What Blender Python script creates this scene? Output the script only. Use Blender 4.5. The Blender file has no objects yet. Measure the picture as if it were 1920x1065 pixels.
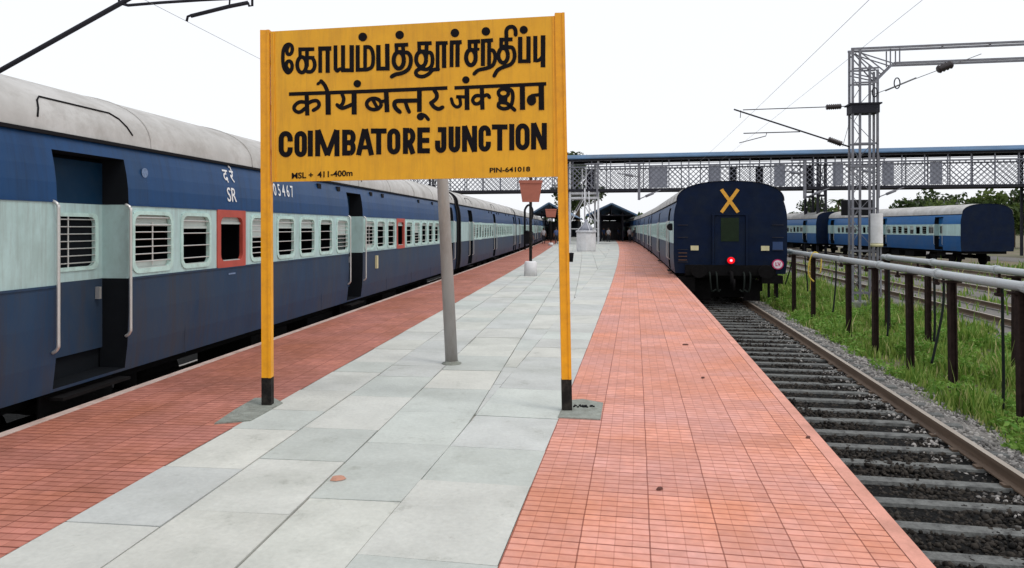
import bpy, math, random
import numpy as np
from mathutils import Vector, Matrix

random.seed(7)
rng = np.random.default_rng(7)
scene = bpy.context.scene
COL = scene.collection
R = math.radians

# ------------------------------------------------------------------ camera, world, sun
EYE = Vector((0.0, 0.0, 1.72))
FPX = 1300.0                      # focal length in photograph pixels (1920 wide)
HZ = 427.0                        # horizon row
YAW = math.atan(145.0 / FPX)      # camera looks a little left of the platform direction
FWD = Vector((-math.sin(YAW), math.cos(YAW), 0))
RGT = Vector((math.cos(YAW), math.sin(YAW), 0))

cd = bpy.data.cameras.new("camera")
cam = bpy.data.objects.new("camera", cd)
COL.objects.link(cam)
cam.location = EYE
cam.rotation_euler = (R(90), 0, YAW)
cd.sensor_width = 36.0
cd.lens = FPX / 1920 * 36
cd.shift_y = -(532.5 - HZ) / 1920
cd.clip_start = 0.05
cd.clip_end = 3000
scene.camera = cam

SUN_EL, SUN_AZ = R(58), R(115)    # azimuth measured from +Y clockwise
world = bpy.data.worlds.new("World")
scene.world = world
world.use_nodes = True
wn, wl = world.node_tree.nodes, world.node_tree.links
bg = wn["Background"]
sky = wn.new("ShaderNodeTexSky")
sky.sky_type = 'NISHITA'
sky.sun_disc = False
sky.sun_elevation = SUN_EL
sky.sun_rotation = SUN_AZ
sky.air_density = 1.5
sky.dust_density = 5
mixw = wn.new("ShaderNodeMix")
mixw.data_type = 'RGBA'
mixw.inputs[0].default_value = 0.86          # overcast: cloud white over the clear sky
mixw.inputs[7].default_value = (9.6, 9.8, 10.2, 1)
wl.new(sky.outputs[0], mixw.inputs[6])
wl.new(mixw.outputs[2], bg.inputs[0])
bg.inputs[1].default_value = 0.115

sd = bpy.data.lights.new("sun", 'SUN')
sd.energy = 0.9
sd.angle = R(14)
sd.color = (1.0, 0.96, 0.9)
sun = bpy.data.objects.new("sun", sd)
COL.objects.link(sun)
sv = Vector((math.sin(SUN_AZ) * math.cos(SUN_EL), math.cos(SUN_AZ) * math.cos(SUN_EL), math.sin(SUN_EL)))
sun.rotation_euler = sv.to_track_quat('Z', 'Y').to_euler()

scene.view_settings.view_transform = 'Standard'
scene.view_settings.look = 'None'
scene.view_settings.exposure = 0.0
scene.view_settings.gamma = 1.0
scene.render.resolution_x, scene.render.resolution_y = 1024, 568
scene.cycles.max_bounces = 6
scene.cycles.use_denoising = True

# ------------------------------------------------------------------ helpers
def at(px, py, zc):
    """a photograph pixel at a camera depth -> world point"""
    return EYE + FWD * zc + RGT * ((px - 960) / FPX * zc) + Vector((0, 0, (HZ - py) / FPX * zc))

def ground_at(px, py, z=0.0):
    return at(px, py, FPX * (EYE.z - z) / (py - HZ))

TH = R(3.80)                      # the right track heads this much right of the left one
DR = Vector((math.sin(TH), math.cos(TH), 0))
NR = Vector((math.cos(TH), -math.sin(TH), 0))
def cL(s): return -(max(0.0, s - 20) ** 2) / (2 * 2500.0)
def cR(s): return -(max(0.0, s - 6) ** 2) / (2 * 1900.0)
def PL(s, off, z=0.0): return Vector((off + cL(s), s, z))
def PR(s, off, z=0.0): return NR * (off + cR(s)) + DR * s + Vector((0, 0, z))
def headL(s): return math.atan(max(0.0, s - 20) / 2500.0)           # rotation about z (left positive)
def headR(s): return -TH + math.atan(max(0.0, s - 6) / 1900.0)

def mat(name, color, rough=0.7, metal=0.0, var=0.12, scale=6.0, bump=0.0, bscale=60.0, dirt=None, dscale=1.3, damt=0.5, emit=None, estr=1.0, stretch=None, spec=0.4, streak=None, samt=0.4, smap=(1, 6, 0.35)):
    m = bpy.data.materials.new(name)
    m.use_nodes = True
    n, l = m.node_tree.nodes, m.node_tree.links
    b = n["Principled BSDF"]
    b.inputs["Roughness"].default_value = rough
    b.inputs["Metallic"].default_value = metal
    b.inputs["Specular IOR Level"].default_value = spec
    tc = n.new("ShaderNodeTexCoord")
    vec = tc.outputs["Object"]
    if stretch:
        mp = n.new("ShaderNodeMapping")
        mp.inputs["Scale"].default_value = stretch
        l.new(vec, mp.inputs["Vector"])
        vec = mp.outputs["Vector"]
    nz = n.new("ShaderNodeTexNoise")
    nz.inputs["Scale"].default_value = scale
    nz.inputs["Detail"].default_value = 6
    nz.inputs["Roughness"].default_value = 0.65
    l.new(vec, nz.inputs["Vector"])
    mr = n.new("ShaderNodeMapRange")
    mr.inputs[1].default_value, mr.inputs[2].default_value = 0.25, 0.75
    mr.inputs[3].default_value, mr.inputs[4].default_value = 1 - var, 1 + var
    l.new(nz.outputs["Fac"], mr.inputs[0])
    mx = n.new("ShaderNodeMix")
    mx.data_type = 'RGBA'
    mx.blend_type = 'MULTIPLY'
    mx.inputs[0].default_value = 1.0
    mx.inputs[6].default_value = (*color, 1)
    l.new(mr.outputs[0], mx.inputs[7])
    out = mx.outputs[2]
    if dirt:
        n2 = n.new("ShaderNodeTexNoise")
        n2.inputs["Scale"].default_value = dscale
        n2.inputs["Detail"].default_value = 8
        n2.inputs["Roughness"].default_value = 0.7
        l.new(vec, n2.inputs["Vector"])
        m2 = n.new("ShaderNodeMapRange")
        m2.inputs[1].default_value, m2.inputs[2].default_value = 0.45, 0.7
        m2.inputs[3].default_value, m2.inputs[4].default_value = 0.0, damt
        l.new(n2.outputs["Fac"], m2.inputs[0])
        m3 = n.new("ShaderNodeMix")
        m3.data_type = 'RGBA'
        l.new(m2.outputs[0], m3.inputs[0])
        l.new(out, m3.inputs[6])
        m3.inputs[7].default_value = (*dirt, 1)
        out = m3.outputs[2]
    if streak:
        mp2 = n.new("ShaderNodeMapping")
        mp2.inputs["Scale"].default_value = smap
        l.new(tc.outputs["Object"], mp2.inputs["Vector"])
        n5 = n.new("ShaderNodeTexNoise")
        n5.inputs["Scale"].default_value = 1.6
        n5.inputs["Detail"].default_value = 7
        n5.inputs["Roughness"].default_value = 0.75
        l.new(mp2.outputs[0], n5.inputs["Vector"])
        m5 = n.new("ShaderNodeMapRange")
        m5.inputs[1].default_value, m5.inputs[2].default_value = 0.48, 0.72
        m5.inputs[3].default_value, m5.inputs[4].default_value = 0.0, samt
        l.new(n5.outputs["Fac"], m5.inputs[0])
        m6 = n.new("ShaderNodeMix")
        m6.data_type = 'RGBA'
        l.new(m5.outputs[0], m6.inputs[0])
        l.new(out, m6.inputs[6])
        m6.inputs[7].default_value = (*streak, 1)
        out = m6.outputs[2]
    l.new(out, b.inputs["Base Color"])
    if bump > 0:
        n4 = n.new("ShaderNodeTexNoise")
        n4.inputs["Scale"].default_value = bscale
        n4.inputs["Detail"].default_value = 4
        l.new(tc.outputs["Object"], n4.inputs["Vector"])
        bp = n.new("ShaderNodeBump")
        bp.inputs["Strength"].default_value = bump
        bp.inputs["Distance"].default_value = 0.02
        l.new(n4.outputs["Fac"], bp.inputs["Height"])
        l.new(bp.outputs[0], b.inputs["Normal"])
    if emit:
        b.inputs["Emission Color"].default_value = (*emit, 1)
        b.inputs["Emission Strength"].default_value = estr
    return m

def island_mat(name, c1, c2, rough=0.8, translucent=False):
    m = bpy.data.materials.new(name)
    m.use_nodes = True
    n, l = m.node_tree.nodes, m.node_tree.links
    b = n["Principled BSDF"]
    b.inputs["Roughness"].default_value = rough
    b.inputs["Specular IOR Level"].default_value = 0.25
    g = n.new("ShaderNodeNewGeometry")
    cr = n.new("ShaderNodeValToRGB")
    cr.color_ramp.elements[0].color = (*c1, 1)
    cr.color_ramp.elements[1].color = (*c2, 1)
    l.new(g.outputs["Random Per Island"], cr.inputs[0])
    l.new(cr.outputs[0], b.inputs["Base Color"])
    if translucent:
        t = n.new("ShaderNodeBsdfTranslucent")
        l.new(cr.outputs[0], t.inputs[0])
        ms = n.new("ShaderNodeMixShader")
        ms.inputs[0].default_value = 0.35
        l.new(b.outputs[0], ms.inputs[1])
        l.new(t.outputs[0], ms.inputs[2])
        l.new(ms.outputs[0], n["Material Output"].inputs[0])
    return m

class MB:
    """collects faces, then links them as ONE mesh object"""
    def __init__(self):
        self.v, self.f, self.m, self.s = [], [], [], []
    def vert(self, p):
        self.v.append((p[0], p[1], p[2]))
        return len(self.v) - 1
    def face(self, pts, m=0, smooth=False):
        i = len(self.v)
        self.v += [(p[0], p[1], p[2]) for p in pts]
        self.f.append(tuple(range(i, i + len(pts))))
        self.m.append(m); self.s.append(smooth)
    def idx(self, ids, m=0, smooth=False):
        self.f.append(tuple(ids)); self.m.append(m); self.s.append(smooth)
    def box(self, c, sz, m=0, rz=0.0):
        hx, hy, hz = sz[0] / 2, sz[1] / 2, sz[2] / 2
        cs, sn = math.cos(rz), math.sin(rz)
        i = len(self.v)
        for dx, dy, dz in ((-1,-1,-1),(1,-1,-1),(1,1,-1),(-1,1,-1),(-1,-1,1),(1,-1,1),(1,1,1),(-1,1,1)):
            x, y = dx * hx, dy * hy
            self.v.append((c[0] + x * cs - y * sn, c[1] + x * sn + y * cs, c[2] + dz * hz))
        for q in ((0,3,2,1),(4,5,6,7),(0,1,5,4),(1,2,6,5),(2,3,7,6),(3,0,4,7)):
            self.idx([i + k for k in q], m)
    def beam(self, p0, p1, w, d, m=0, side=None):
        """square bar from p0 to p1; w measured along side, d across"""
        p0, p1 = Vector(p0), Vector(p1)
        ax = (p1 - p0).normalized()
        sd_ = Vector(side) if side is not None else (Vector((0, 0, 1)) if abs(ax.z) < 0.9 else Vector((1, 0, 0)))
        sd_ = (sd_ - ax * sd_.dot(ax)).normalized()
        ot = ax.cross(sd_)
        i = len(self.v)
        for p in (p0, p1):
            for a, b in ((-1,-1),(1,-1),(1,1),(-1,1)):
                q = p + sd_ * (a * w / 2) + ot * (b * d / 2)
                self.v.append(tuple(q))
        for q in ((3,2,1,0),(4,5,6,7),(0,1,5,4),(1,2,6,5),(2,3,7,6),(3,0,4,7)):
            self.idx([i + k for k in q], m)
    def tube(self, pts, r, n=8, m=0, caps=True, smooth=True):
        pts = [Vector(p) for p in pts]
        rs = r if isinstance(r, (list, tuple)) else [r] * len(pts)
        rings = []
        prev = None
        for k, p in enumerate(pts):
            a = pts[min(k + 1, len(pts) - 1)] - pts[max(k - 1, 0)]
            a.normalize()
            if prev is None:
                u = a.orthogonal().normalized()
            else:
                u = (prev - a * prev.dot(a)).normalized()
            prev = u
            w = a.cross(u)
            i = len(self.v)
            for j in range(n):
                t = 2 * math.pi * j / n
                self.v.append(tuple(p + (u * math.cos(t) + w * math.sin(t)) * rs[k]))
            rings.append(i)
        for k in range(len(rings) - 1):
            a, b = rings[k], rings[k + 1]
            for j in range(n):
                self.idx((a + j, a + (j + 1) % n, b + (j + 1) % n, b + j), m, smooth)
        if caps:
            self.idx([rings[0] + j for j in reversed(range(n))], m)
            self.idx([rings[-1] + j for j in range(n)], m)
    def lathe(self, c, prof, n=16, m=0, axis='z', smooth=True):
        """prof: list of (radius, height); closed at both ends"""
        rings = []
        for rr, h in prof:
            i = len(self.v)
            for j in range(n):
                t = 2 * math.pi * j / n
                a, b = rr * math.cos(t), rr * math.sin(t)
                if axis == 'z': p = (c[0] + a, c[1] + b, c[2] + h)
                elif axis == 'y': p = (c[0] + a, c[1] + h, c[2] - b)
                else: p = (c[0] + h, c[1] + a, c[2] + b)
                self.v.append(p)
            rings.append(i)
        for k in range(len(rings) - 1):
            a, b = rings[k], rings[k + 1]
            for j in range(n):
                self.idx((a + j, a + (j + 1) % n, b + (j + 1) % n, b + j), m, smooth)
        self.idx([rings[0] + j for j in reversed(range(n))], m)
        self.idx([rings[-1] + j for j in range(n)], m)
    def mesh(self, name, mats):
        me = bpy.data.meshes.new(name)
        me.from_pydata(self.v, [], self.f)
        for q in (mats if isinstance(mats, (list, tuple)) else [mats]):
            me.materials.append(q)
        me.polygons.foreach_set("material_index", self.m)
        me.polygons.foreach_set("use_smooth", self.s)
        me.update()
        return me
    def build(self, name, mats, parent=None):
        o = bpy.data.objects.new(name, self.mesh(name, mats))
        COL.objects.link(o)
        if parent is not None: o.parent = parent
        return o

def np_mesh(name, verts, faces, mats, parent=None, midx=None):
    """big numpy meshes: faces is an (n,k) int array"""
    me = bpy.data.meshes.new(name)
    nv, (nf, k) = len(verts), faces.shape
    me.vertices.add(nv)
    me.vertices.foreach_set("co", np.asarray(verts, np.float32).ravel())
    me.loops.add(nf * k)
    me.loops.foreach_set("vertex_index", faces.astype(np.int32).ravel())
    me.polygons.add(nf)
    me.polygons.foreach_set("loop_start", np.arange(0, nf * k, k, dtype=np.int32))
    for q in (mats if isinstance(mats, (list, tuple)) else [mats]):
        me.materials.append(q)
    if midx is not None:
        me.polygons.foreach_set("material_index", midx.astype(np.int32))
    me.update(calc_edges=True)
    o = bpy.data.objects.new(name, me)
    COL.objects.link(o)
    if parent is not None: o.parent = parent
    return o

def tag(o, label=None, cat=None, group=None, kind=None):
    if label: o["label"] = label
    if cat: o["category"] = cat
    if group: o["group"] = group
    if kind: o["kind"] = kind
    return o
def thing(name, label, cat, loc=(0, 0, 0), rz=0.0, group=None):
    o = bpy.data.objects.new(name, None)
    COL.objects.link(o)
    o.location = loc
    o.rotation_euler = (0, 0, rz)
    o.empty_display_size = 0.2
    return tag(o, label, cat, group)
def copy_tree(o, parent=None):
    c = o.copy()
    COL.objects.link(c)
    if parent is not None: c.parent = parent
    for ch in list(o.children):
        copy_tree(ch, c)
    return c
def text_obj(name, body, size, m, parent, org, xd, up, depth=0.0, offset=0.0, sx=1.0, align='CENTER'):
    cu = bpy.data.curves.new(name, 'FONT')
    cu.body = body
    cu.size = size
    cu.align_x = align
    cu.align_y = 'CENTER'
    cu.extrude = depth
    cu.offset = offset
    cu.resolution_u = 3
    t = bpy.data.objects.new(name + "_tmp", cu)
    COL.objects.link(t)
    dg = bpy.context.evaluated_depsgraph_get()
    me = bpy.data.meshes.new_from_object(t.evaluated_get(dg))
    bpy.data.objects.remove(t)
    bpy.data.curves.remove(cu)
    xd, up = Vector(xd).normalized(), Vector(up).normalized()
    zd = xd.cross(up).normalized()
    M = Matrix(((xd.x * sx, up.x, zd.x, org[0]), (xd.y * sx, up.y, zd.y, org[1]), (xd.z * sx, up.z, zd.z, org[2]), (0, 0, 0, 1)))
    me.transform(M)
    me.materials.clear()
    me.materials.append(m)
    me.name = name
    o = bpy.data.objects.new(name, me)
    COL.objects.link(o)
    o.parent = parent
    return o
def catmull(pts, k=6, closed=False):
    out = []
    n = len(pts)
    rngk = n if closed else n - 1
    for i in range(rngk):
        if closed:
            p0, p1, p2, p3 = pts[(i - 1) % n], pts[i], pts[(i + 1) % n], pts[(i + 2) % n]
        else:
            p0, p1, p2, p3 = pts[max(i - 1, 0)], pts[i], pts[i + 1], pts[min(i + 2, n - 1)]
        for j in range(k):
            t = j / k
            out.append(tuple(0.5 * ((2 * p1[a]) + (-p0[a] + p2[a]) * t + (2 * p0[a] - 5 * p1[a] + 4 * p2[a] - p3[a]) * t * t + (-p0[a] + 3 * p1[a] - 3 * p2[a] + p3[a]) * t ** 3) for a in range(len(p1))))
    if not closed: out.append(tuple(pts[-1]))
    return out

# ------------------------------------------------------------------ materials
M = {}
M['dirt'] = mat('bare_earth', (0.16, 0.13, 0.09), 0.95, var=0.3, scale=0.6, bump=0.6, bscale=8, dirt=(0.07, 0.12, 0.03), dscale=0.25, damt=0.9)
M['concrete'] = mat('platform_concrete', (0.36, 0.34, 0.31), 0.9, var=0.2, scale=3, bump=0.4, dirt=(0.12, 0.1, 0.09), dscale=2, damt=0.8)
M['coping'] = mat('platform_coping', (0.66, 0.31, 0.24), 0.85, var=0.2, scale=5, bump=0.3, dirt=(0.36, 0.17, 0.12), dscale=3, damt=0.5)
M['cement'] = mat('rough_cement', (0.27, 0.29, 0.26), 0.95, var=0.25, scale=7, bump=0.7, bscale=40, dirt=(0.12, 0.12, 0.1), dscale=8, damt=0.7)
M['white_conc'] = mat('whitewashed_concrete', (0.74, 0.735, 0.75), 0.85, var=0.08, scale=5, bump=0.2, dirt=(0.52, 0.50, 0.48), dscale=2, damt=0.5)
M['yellow'] = mat('yellow_sign_paint', (0.80, 0.40, 0.012), 0.42, var=0.07, scale=2.2, dirt=(0.66, 0.30, 0.01), dscale=2.5, damt=0.6, bump=0.08, bscale=9, streak=(0.42, 0.19, 0.02), samt=0.45, smap=(7, 7, 0.6))
M['yellow_post'] = mat('yellow_post_paint', (0.84, 0.37, 0.008), 0.45, var=0.08, scale=5, dirt=(0.5, 0.2, 0.02), dscale=9, damt=0.4)
M['black'] = mat('black_paint', (0.009, 0.008, 0.010), 0.8, var=0.3, spec=0.08)
M['post_black'] = mat('black_post_paint', (0.010, 0.009, 0.009), 0.7, spec=0.15, var=0.3, dirt=(0.08, 0.07, 0.06), dscale=9, damt=0.5)
M['pole'] = mat('dull_galvanised_pole', (0.36, 0.35, 0.34), 0.6, 0.15, var=0.12, scale=8, dirt=(0.22, 0.19, 0.17), dscale=5, damt=0.7, stretch=(1, 1, 0.25))
M['steel'] = mat('weathered_galvanised_steel', (0.20, 0.205, 0.235), 0.6, 0.15, var=0.2, scale=5, dirt=(0.14, 0.12, 0.12), dscale=4, damt=0.6)
M['bright_steel'] = mat('pale_painted_steel', (0.60, 0.61, 0.64), 0.6, 0.0, var=0.12, scale=4, dirt=(0.3, 0.27, 0.26), dscale=5, damt=0.5)
M['dark_steel'] = mat('dark_steel', (0.024, 0.024, 0.032), 0.7, 0.1, var=0.25, spec=0.2)
M['wire'] = mat('copper_wire', (0.16, 0.16, 0.165), 0.6, 0.3)
M['insul'] = mat('dark_insulator', (0.03, 0.022, 0.024), 0.35)
M['blue_up'] = mat('blue_coach_paint', (0.009, 0.052, 0.155), 0.4, spec=0.18, var=0.16, scale=1.6, dirt=(0.030, 0.066, 0.125), dscale=1.1, damt=0.5, stretch=(1, 1, 0.4), bump=0.22, bscale=2.2, streak=(0.012, 0.022, 0.045), samt=0.55)
M['blue_low'] = mat('dusty_blue_coach_paint', (0.018, 0.047, 0.100), 0.5, spec=0.2, var=0.2, scale=2.0, dirt=(0.042, 0.050, 0.060), dscale=1.0, damt=0.8, stretch=(1, 1, 0.5), bump=0.22, bscale=2.2, streak=(0.050, 0.036, 0.028), samt=0.55)
M['band'] = mat('pale_aqua_coach_paint', (0.43, 0.60, 0.60), 0.45, var=0.10, scale=2.5, dirt=(0.28, 0.38, 0.36), dscale=2.0, damt=0.6, stretch=(1, 1, 0.5), streak=(0.20, 0.21, 0.19), samt=0.5, smap=(1, 8, 0.5))
M['frame'] = mat('aqua_window_frame', (0.50, 0.70, 0.66), 0.45, var=0.1, dirt=(0.25, 0.30, 0.28), dscale=8, damt=0.5)
M['rubber'] = mat('black_rubber', (0.010, 0.010, 0.012), 0.8, var=0.2, spec=0.12)
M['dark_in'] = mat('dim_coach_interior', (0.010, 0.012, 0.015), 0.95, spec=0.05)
M['bars'] = mat('silver_window_bars', (0.62, 0.62, 0.60), 0.35, 0.6, var=0.1)
M['shutter'] = mat('pale_window_shutter', (0.46, 0.52, 0.50), 0.5, var=0.1)
M['roof'] = mat('dusty_grey_coach_roof', (0.50, 0.495, 0.485), 0.85, streak=(0.27, 0.25, 0.23), samt=0.6, smap=(2.5, 1.2, 0.8), spec=0.2, var=0.12, scale=1.2, dirt=(0.30, 0.29, 0.27), dscale=0.7, damt=0.6, stretch=(1, 1, 1), bump=0.08, bscale=2)
M['red_frame'] = mat('red_emergency_paint', (0.42, 0.07, 0.05), 0.5, var=0.15)
M['white'] = mat('white_lettering', (0.74, 0.76, 0.78), 0.6, var=0.12, scale=20)
M['faded'] = mat('faded_white_stencil', (0.15, 0.22, 0.36), 0.6, var=0.35, scale=40)
M['navy_end'] = mat('dark_navy_coach_end', (0.0035, 0.0100, 0.032), 0.6, spec=0.10, var=0.3, scale=2.5, dirt=(0.012, 0.018, 0.030), dscale=1.6, damt=0.8)
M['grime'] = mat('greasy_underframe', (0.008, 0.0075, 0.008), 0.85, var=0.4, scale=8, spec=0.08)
M['door_green'] = mat('dull_green_glass', (0.010, 0.021, 0.009), 0.4, spec=0.15, var=0.3)
M['xmark'] = mat('orange_yellow_mark', (0.72, 0.36, 0.035), 0.5, var=0.2, scale=12)
M['cream'] = mat('cream_reflector', (0.62, 0.57, 0.34), 0.4)
M['lamp_red'] = mat('lit_red_tail_lamp', (0.4, 0.004, 0.008), 0.4, emit=(1.0, 0.004, 0.012), estr=0.9, spec=0.1)
M['lamp_core'] = mat('bright_lamp_core', (0.6, 0.1, 0.12), 0.3, emit=(1.0, 0.25, 0.30), estr=3.0)
M['lv_white'] = mat('glossy_white_board', (0.80, 0.70, 0.76), 0.35)
M['lv_red'] = mat('magenta_red_rim', (0.55, 0.02, 0.13), 0.4)
M['sleeper'] = mat('concrete_sleeper', (0.15, 0.155, 0.15), 0.85, var=0.3, scale=9, bump=0.5, bscale=40, dirt=(0.03, 0.03, 0.03), dscale=7, damt=0.9)
M['rail'] = mat('rusty_rail_side', (0.15, 0.105, 0.075), 0.75, 0.2, var=0.3, scale=14, stretch=(1, 0.1, 1))
M['rail_top'] = mat('worn_rail_head', (0.42, 0.36, 0.30), 0.4, 0.5, var=0.15, scale=10)
M['pipe'] = mat('grey_white_pipe_paint', (0.46, 0.50, 0.52), 0.5, 0.1, var=0.12, scale=6, dirt=(0.28, 0.24, 0.2), dscale=6, damt=0.5)
M['rust_post'] = mat('dark_rusty_post', (0.028, 0.018, 0.016), 0.9, 0.0, var=0.5, scale=10, spec=0.1)
M['hose'] = mat('black_hose', (0.014, 0.019, 0.017), 0.7, spec=0.15)
M['yellow_hose'] = mat('yellow_hose', (0.62, 0.45, 0.07), 0.5)
M['terracotta'] = mat('red_brown_board_paint', (0.36, 0.115, 0.075), 0.6, var=0.12, scale=6)
M['roof_blue'] = mat('blue_roof_sheet', (0.085, 0.16, 0.27), 0.6, 0.0, var=0.2, scale=0.6, spec=0.15, dirt=(0.10, 0.11, 0.12), dscale=0.12, damt=0.9)
M['clad'] = mat('grey_cladding_sheet', (0.30, 0.31, 0.36), 0.7, 0.1, var=0.15, scale=1.5)
M['lattice'] = mat('grey_lattice_paint', (0.20, 0.205, 0.245), 0.6, 0.1, var=0.15, scale=1)
M['bark'] = mat('bark', (0.10, 0.075, 0.05), 0.95, var=0.3, scale=4, bump=0.6, bscale=12)
M['leaf'] = island_mat('dark_leaves', (0.018, 0.032, 0.010), (0.075, 0.115, 0.035), 0.6, True)
M['leaf2'] = island_mat('mid_leaves', (0.035, 0.065, 0.014), (0.13, 0.18, 0.045), 0.6, True)
M['grass'] = island_mat('grass_blades', (0.075, 0.19, 0.018), (0.40, 0.50, 0.14), 0.6, True)
_cr = [q for q in M['grass'].node_tree.nodes if q.type == 'VALTORGB'][0].color_ramp
_e = _cr.elements.new(0.86); _e.color = (0.30, 0.40, 0.09, 1)
_cr.elements[-1].color = (0.58, 0.50, 0.26, 1)
M['weed'] = island_mat('weed_leaves', (0.09, 0.23, 0.025), (0.27, 0.44, 0.09), 0.55, True)
M['stone_dark'] = island_mat('oily_ballast', (0.004, 0.0035, 0.003), (0.045, 0.038, 0.031), 0.85)
M['stone'] = island_mat('grey_ballast', (0.10, 0.095, 0.09), (0.42, 0.40, 0.38), 0.85)
M['bed_dark'] = mat('oily_track_bed', (0.008, 0.008, 0.008), 0.9, var=0.4, scale=20, spec=0.1, bump=1.0, bscale=25)
M['bed'] = mat('grey_track_bed', (0.17, 0.16, 0.15), 0.95, var=0.4, scale=25, bump=1.0, bscale=25)
M['skin'] = mat('brown_skin', (0.20, 0.10, 0.06), 0.6)
M['cloth_w'] = mat('pale_shirt', (0.40, 0.38, 0.40), 0.9)
M['cloth_d'] = mat('dark_clothing', (0.02, 0.022, 0.03), 0.9)
M['cloth_b'] = mat('blue_shirt', (0.06, 0.09, 0.20), 0.9)
M['hair'] = mat('black_hair', (0.01, 0.009, 0.008), 0.6)
M['plaster'] = mat('grey_plaster', (0.34, 0.34, 0.37), 0.9, var=0.15, dirt=(0.2, 0.2, 0.2), dscale=0.6)
M['glass'] = mat('dark_glass', (0.02, 0.025, 0.03), 0.15)
M['brick_chip'] = mat('brick_chip', (0.48, 0.25, 0.18), 0.9, var=0.2)
M['dead_leaf'] = mat('dead_leaf', (0.10, 0.035, 0.025), 0.8)

def slab_material():
    m = bpy.data.materials.new('grey_stone_slabs')
    m.use_nodes = True
    n, l = m.node_tree.nodes, m.node_tree.links
    b = n["Principled BSDF"]
    b.inputs["Roughness"].default_value = 0.72
    b.inputs["Specular IOR Level"].default_value = 0.35
    at_ = n.new("ShaderNodeAttribute"); at_.attribute_name = "slab"
    tc = n.new("ShaderNodeTexCoord")
    n1 = n.new("ShaderNodeTexNoise"); n1.inputs["Scale"].default_value = 1.7; n1.inputs["Detail"].default_value = 8; n1.inputs["Roughness"].default_value = 0.7
    n2 = n.new("ShaderNodeTexNoise"); n2.inputs["Scale"].default_value = 30; n2.inputs["Detail"].default_value = 5
    for q in (n1, n2): l.new(tc.outputs["Object"], q.inputs["Vector"])
    r1 = n.new("ShaderNodeMapRange"); r1.inputs[1].default_value = 0.3; r1.inputs[2].default_value = 0.7; r1.inputs[3].default_value = 0.86; r1.inputs[4].default_value = 1.10
    r2 = n.new("ShaderNodeMapRange"); r2.inputs[1].default_value = 0.3; r2.inputs[2].default_value = 0.7; r2.inputs[3].default_value = 0.95; r2.inputs[4].default_value = 1.05
    l.new(n1.outputs["Fac"], r1.inputs[0]); l.new(n2.outputs["Fac"], r2.inputs[0])
    mu = n.new("ShaderNodeMath"); mu.operation = 'MULTIPLY'
    l.new(r1.outputs[0], mu.inputs[0]); l.new(r2.outputs[0], mu.inputs[1])
    mx = n.new("ShaderNodeMix"); mx.data_type = 'RGBA'; mx.blend_type = 'MULTIPLY'; mx.inputs[0].default_value = 1
    l.new(at_.outputs["Color"], mx.inputs[6]); l.new(mu.outputs[0], mx.inputs[7])
    out = mx.outputs[2]
    for sc_, lo, hi, amt, colr in ((0.8, 0.50, 0.72, 0.45, (0.30, 0.32, 0.28)), (3.2, 0.60, 0.72, 0.5, (0.23, 0.23, 0.20)), (11.0, 0.64, 0.72, 0.45, (0.20, 0.19, 0.17))):
        n3 = n.new("ShaderNodeTexNoise"); n3.inputs["Scale"].default_value = sc_; n3.inputs["Detail"].default_value = 9; n3.inputs["Roughness"].default_value = 0.72
        l.new(tc.outputs["Object"], n3.inputs["Vector"])
        r3 = n.new("ShaderNodeMapRange"); r3.inputs[1].default_value = lo; r3.inputs[2].default_value = hi; r3.inputs[3].default_value = 0; r3.inputs[4].default_value = amt
        l.new(n3.outputs["Fac"], r3.inputs[0])
        x3 = n.new("ShaderNodeMix"); x3.data_type = 'RGBA'
        l.new(r3.outputs[0], x3.inputs[0]); l.new(out, x3.inputs[6]); x3.inputs[7].default_value = (*colr, 1)
        out = x3.outputs[2]
    l.new(out, b.inputs["Base Color"])
    bp = n.new("ShaderNodeBump"); bp.inputs["Strength"].default_value = 0.35; bp.inputs["Distance"].default_value = 0.01
    l.new(n2.outputs["Fac"], bp.inputs["Height"]); l.new(bp.outputs[0], b.inputs["Normal"])
    return m
M['slab'] = slab_material()

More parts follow.
